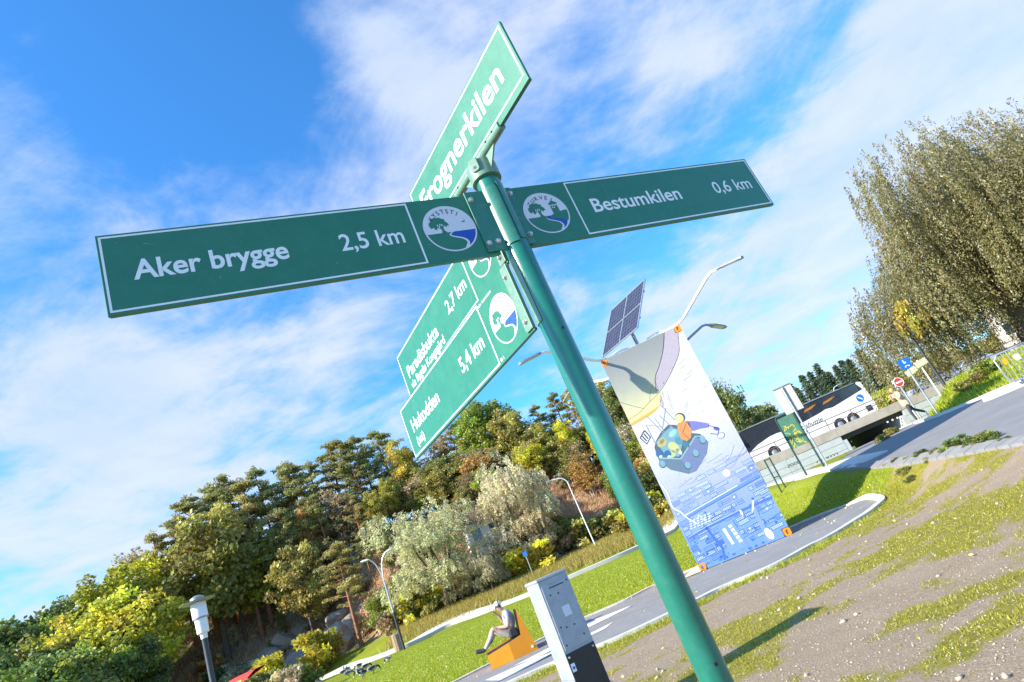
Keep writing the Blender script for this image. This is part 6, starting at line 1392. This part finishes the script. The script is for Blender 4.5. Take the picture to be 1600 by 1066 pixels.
# behind the bridge
for px, py, d, c in ((1232, 600, 92, 'spruce'), (1250, 585, 96, 'spruce'), (1272, 568, 98, 'spruce'), (1292, 580, 94, 'spruce'), (1312, 562, 98, 'spruce'), (1338, 545, 97, 'spruce'), (1352, 560, 92, 'spruce'), (1366, 548, 98, 'spruce'), (1330, 575, 92, 'spruce'), (1382, 560, 96, 'spruce'), (1262, 580, 92, 'spruce'), (1302, 570, 90, 'spruce'), (1322, 560, 90, 'spruce'), (1242, 605, 90, 'spruce'), (1282, 585, 90, 'spruce')):
    sky_tree(px, py, d, 'spruce', 1.2, c, 'dark spruce in the row behind the coach', 'spruces behind the coach')
for px, py, d, k, c in ((1162, 638, 88, 'decid', 'olive'), (1182, 632, 92, 'decid', 'dark'), (1140, 630, 84, 'twig', 'dark'), (1112, 592, 80, 'twig', 'dark'), (1200, 645, 90, 'decid', 'olive'), (1095, 600, 82, 'tall', 'dark'), (1150, 645, 90, 'decid', 'dark'), (1216, 655, 96, 'decid', 'green'), (1128, 622, 84, 'twig', 'olive')):
    sky_tree(px, py, d, k, .8, c, 'broadleaf tree behind the bridge left of the spruces', 'trees left of the spruces')
for px, py, d, c in ((1372, 605, 75, 'yg'), (1400, 585, 78, 'olive'), (1425, 560, 80, 'olive'), (1450, 540, 84, 'tan'), (1475, 560, 82, 'olive'), (1500, 540, 84, 'dark'), (1540, 520, 88, 'olive'), (1580, 500, 90, 'dark'), (1620, 480, 90, 'olive')):
    sky_tree(px, py, d, 'decid', 1.2, c, 'small tree beyond the bridge behind the willow', 'trees beyond the bridge')
# the big willow on the right
def big_willow(seed, x, y, top, wid, strands, per, ln, lab, c, name):
    z0 = hz(x, y); H_ = top - z0; p = make_willow(seed, H_, wid, strands, per, ln, .028, 2.7, name, .5, 'bark', .9, 19, .20)
    o = thing('willow_tree', lab, 'willow', (x, y, z0)); obj('trunk', p[1], o); cr = obj('crown', p[2], o); cr.color = (*c, 1); return o
q = at(1622, 540, 43); big_willow(31, q.x, q.y, at(1450, 235, 43).z + .8, 6.9, 4200, 58, 3.3, 'big drooping willow with grey-gold leaves at the right', (.205, .178, .072), 'willow_a')
q = at(1700, 480, 48); big_willow(32, q.x + 1.0, q.y, at(1600, 130, 48).z + 1.5, 6.6, 2600, 40, 3.4, 'second willow cut off by the right edge of the picture', (.215, .18, .07), 'willow_b')
q = at(1420, 497, 38); yb_ = plant('bush', q.x, q.y, height=2.2, wf=.55, c='yellow', z=q.z - 1.1, label='clump of bright yellow leaves among the willow branches')
# weeds along the road edge and the bank
WL = ('green weed growing along the paved road edge', 'weeds along the road edge')
for px, py, hh in ((1420, 718, .30), (1440, 712, .42), (1462, 708, .38), (1486, 702, .55), (1500, 697, .6), (1520, 695, .5), (1540, 690, .55), (1552, 688, .45), (1400, 722, .35), (1414, 740, .45), (1424, 752, .4), (1385, 728, .25), (1570, 690, .3), (1450, 720, .3)):
    q = gp(px, py); plant('bush', q.x, q.y, height=hh * .45, wf=1.5, c=tr_rng.choice(['green', 'olive', 'dark']), label=WL[0], group=WL[1])
for px, py, hh in ((1510, 610, 1.), (1545, 585, 1.4), (1530, 598, 1.1), (1395, 680, .8), (1380, 690, .7), (1185, 745, .6), (1230, 735, .7), (1250, 728, .5)):
    q = gp(px, py); plant('bush', q.x, q.y, height=hh * .45, wf=1.4, c=tr_rng.choice(['green', 'olive']), label='grassy shrub on the bank by the bridge', group='shrubs by the bridge')

# ------------------------------------------------------------------ grass, moss, stones
def tufts(name, n_try, xr, yr, keep, hgt, blades, wd, c, spread=.03, dens_d=None):
    x = R4.uniform(*xr, n_try); y = R4.uniform(*yr, n_try); k = keep(x, y) > R4.random(n_try); x, y = x[k], y[k]; z = h(x, y); n = len(x)
    X_ = np.repeat(x, blades) + R4.normal(size=n * blades) * spread; Y_ = np.repeat(y, blades) + R4.normal(size=n * blades) * spread; Z_ = np.repeat(z, blades) - .006; N_ = n * blades
    a = R4.uniform(0, 2 * math.pi, N_); hh = hgt * (.5 + R4.random(N_)); ln = R4.normal(size=(N_, 2)) * hh[:, None] * .45; b = np.stack([X_, Y_, Z_], 1); sd = np.stack([np.cos(a), np.sin(a), np.zeros(N_)], 1) * wd * (.6 + .8 * R4.random((N_, 1)))
    V_ = np.stack([b - sd, b + sd, b + np.stack([ln[:, 0], ln[:, 1], hh], 1)], 1).reshape(-1, 3); F_ = np.arange(3 * N_).reshape(-1, 3); t = np.repeat(tones(N_), 3, 0)
    o = stuff(obj(name, npmesh(name, V_, F_, 'leaf', t))); o.color = (*c, 1); return o
pathpoly = [(p.x, p.y) for p in loop_edge]
def inpoly(x, y, poly):
    r = np.zeros(x.shape, bool); n = len(poly)
    for i in range(n):
        x0, y0 = poly[i]; x1, y1 = poly[(i + 1) % n]; c = ((y0 > y) != (y1 > y)) & (x < (x1 - x0) * (y - y0) / (y1 - y0 + 1e-12) + x0); r ^= c
    return r
def in_view(x, y): a = np.degrees(np.arctan2(x, y)); return (a > -40) & (a < 48)
def lawn_keep(x, y):
    g = gravel_mask(x, y); rd = x > np.interp(y, [4, 11.7, 16.8, 21.5, 25.5, 34, 48], [7.2, 7.2, 7.5, 7.6, 7.4, 8, 8])
    d = np.hypot(x, y); return (1 - g) * (~inpoly(x, y, pathpoly)) * (~rd) * in_view(x, y) * np.clip(18 / d, 0, 1) ** 1.3 * .9
tufts('lawn_grass', 420000, (-22, 8.2), (9, 48), lawn_keep, .055, 3, .008, (.27, .31, .016), .05)
tufts('moss', 90000, (-3, 11), (2.5, 17), lambda x, y: gravel_mask(x, y) * S(.38, .75, moss_mask(x, y) + .7 * (fbm(x * 9, y * 9, 2) - .5)) * (x < 7.4) * in_view(x, y) * .75, .024, 4, .006, (.33, .29, .035), .02)
tufts('path_edge_grass', 30000, (-6, 8), (8, 18), lambda x, y: S(.55, .2, np.abs(side_of_path(x, y) - .30)) * (fbm(x * 1.3, y * 1.3, 3) > .42) * (side_of_path(x, y) > .19), .06, 4, .007, (.28, .30, .018), .03)
tufts('dry_grass', 60000, (-22, 14), (52, 72), lambda x, y: S(hill_foot(np.degrees(np.arctan2(x, y))) - 9, hill_foot(np.degrees(np.arctan2(x, y))) - 5, np.hypot(x, y)) * .8, .45, 4, .03, (.33, .27, .06), .25)
tufts('bank_grass', 26000, (9, 30), (18, 50), lambda x, y: ((x - 12.7) * .73 + (y - 22.1) * .68 > .35) * (x / y > .555) * .8, .16, 4, .02, (.30, .33, .016), .12)
def azd(x, y): return np.degrees(np.arctan2(x, y))
tufts('bracken', 90000, (-75, 12), (50, 112), lambda x, y: S(hill_foot(azd(x, y)) + 1, hill_foot(azd(x, y)) + 4, np.hypot(x, y)) * S(hill_foot(azd(x, y)) + 27, hill_foot(azd(x, y)) + 24, np.hypot(x, y)) * (azd(x, y) > -40) * (azd(x, y) < 10) * (.25 + .75 * (fbm(x * .22, y * .22, 3) > .47)) * .8, .55, 4, .045, (.45, .285, .15), .3)
# loose stones on the gravel
base = np.array([(1, 0, 0), (-1, 0, 0), (0, 1, 0), (0, -1, 0), (0, 0, 1), (0, 0, -1)], float) * np.array([1, .8, .55]); fo = np.array([(0, 2, 4), (2, 1, 4), (1, 3, 4), (3, 0, 4), (2, 0, 5), (1, 2, 5), (3, 1, 5), (0, 3, 5)])
n = 26000; dr = 2.5 + 13 * R4.random(n) ** 1.4; aa = np.radians(R4.uniform(-12, 47, n)); x = dr * np.sin(aa); y = dr * np.cos(aa); k = (gravel_mask(x, y) > .6) & (x < 7.3) & (side_of_path(x, y) > .2); x, y = x[k], y[k]; n = len(x)
s = .004 + .009 * R4.random(n) ** 3 + .03 * (R4.random(n) > .996); rz_ = R4.uniform(0, 6.28, n); B_ = base[None] * s[:, None, None] * (1 + .35 * R4.normal(size=(n, 6, 1))); Vx = B_[..., 0] * np.cos(rz_)[:, None] - B_[..., 1] * np.sin(rz_)[:, None]; Vy = B_[..., 0] * np.sin(rz_)[:, None] + B_[..., 1] * np.cos(rz_)[:, None]
V = np.stack([Vx + x[:, None], Vy + y[:, None], B_[..., 2] + h(x, y)[:, None] + s[:, None] * .2], -1).reshape(-1, 3); F = (fo[None] + 6 * np.arange(n)[:, None, None]).reshape(-1, 3)
stuff(obj('gravel_stones', npmesh('gravel_stones', V, F, 'pebble')))

# fallen leaves on lawn, path and gravel
n = 4200; x = R4.uniform(-18, 12, n); y = R4.uniform(7, 40, n); k = in_view(x, y) & (x < 7.2) & ((y > 15) | (R4.random(n) < .22)); x, y = x[k], y[k]; P = np.stack([x, y, h(x, y) + .03], 1)
ax_ = unit(len(P)) * np.array([1, 1, .25]); V, F, T = leaf_arrays(P, .019, 1.3, tones(len(P)), ax_, .1); o = stuff(obj('fallen_leaves', npmesh('fallen_leaves', V, F, 'leaf', T))); o.color = (.62, .50, .16, 1)
for i in range(3):
    mb = MB(); mb.ico((26.2 + .45 * i - 22, -.0, 1.40), .09, 1); mb.build('underpass_lamp', 'led', br)
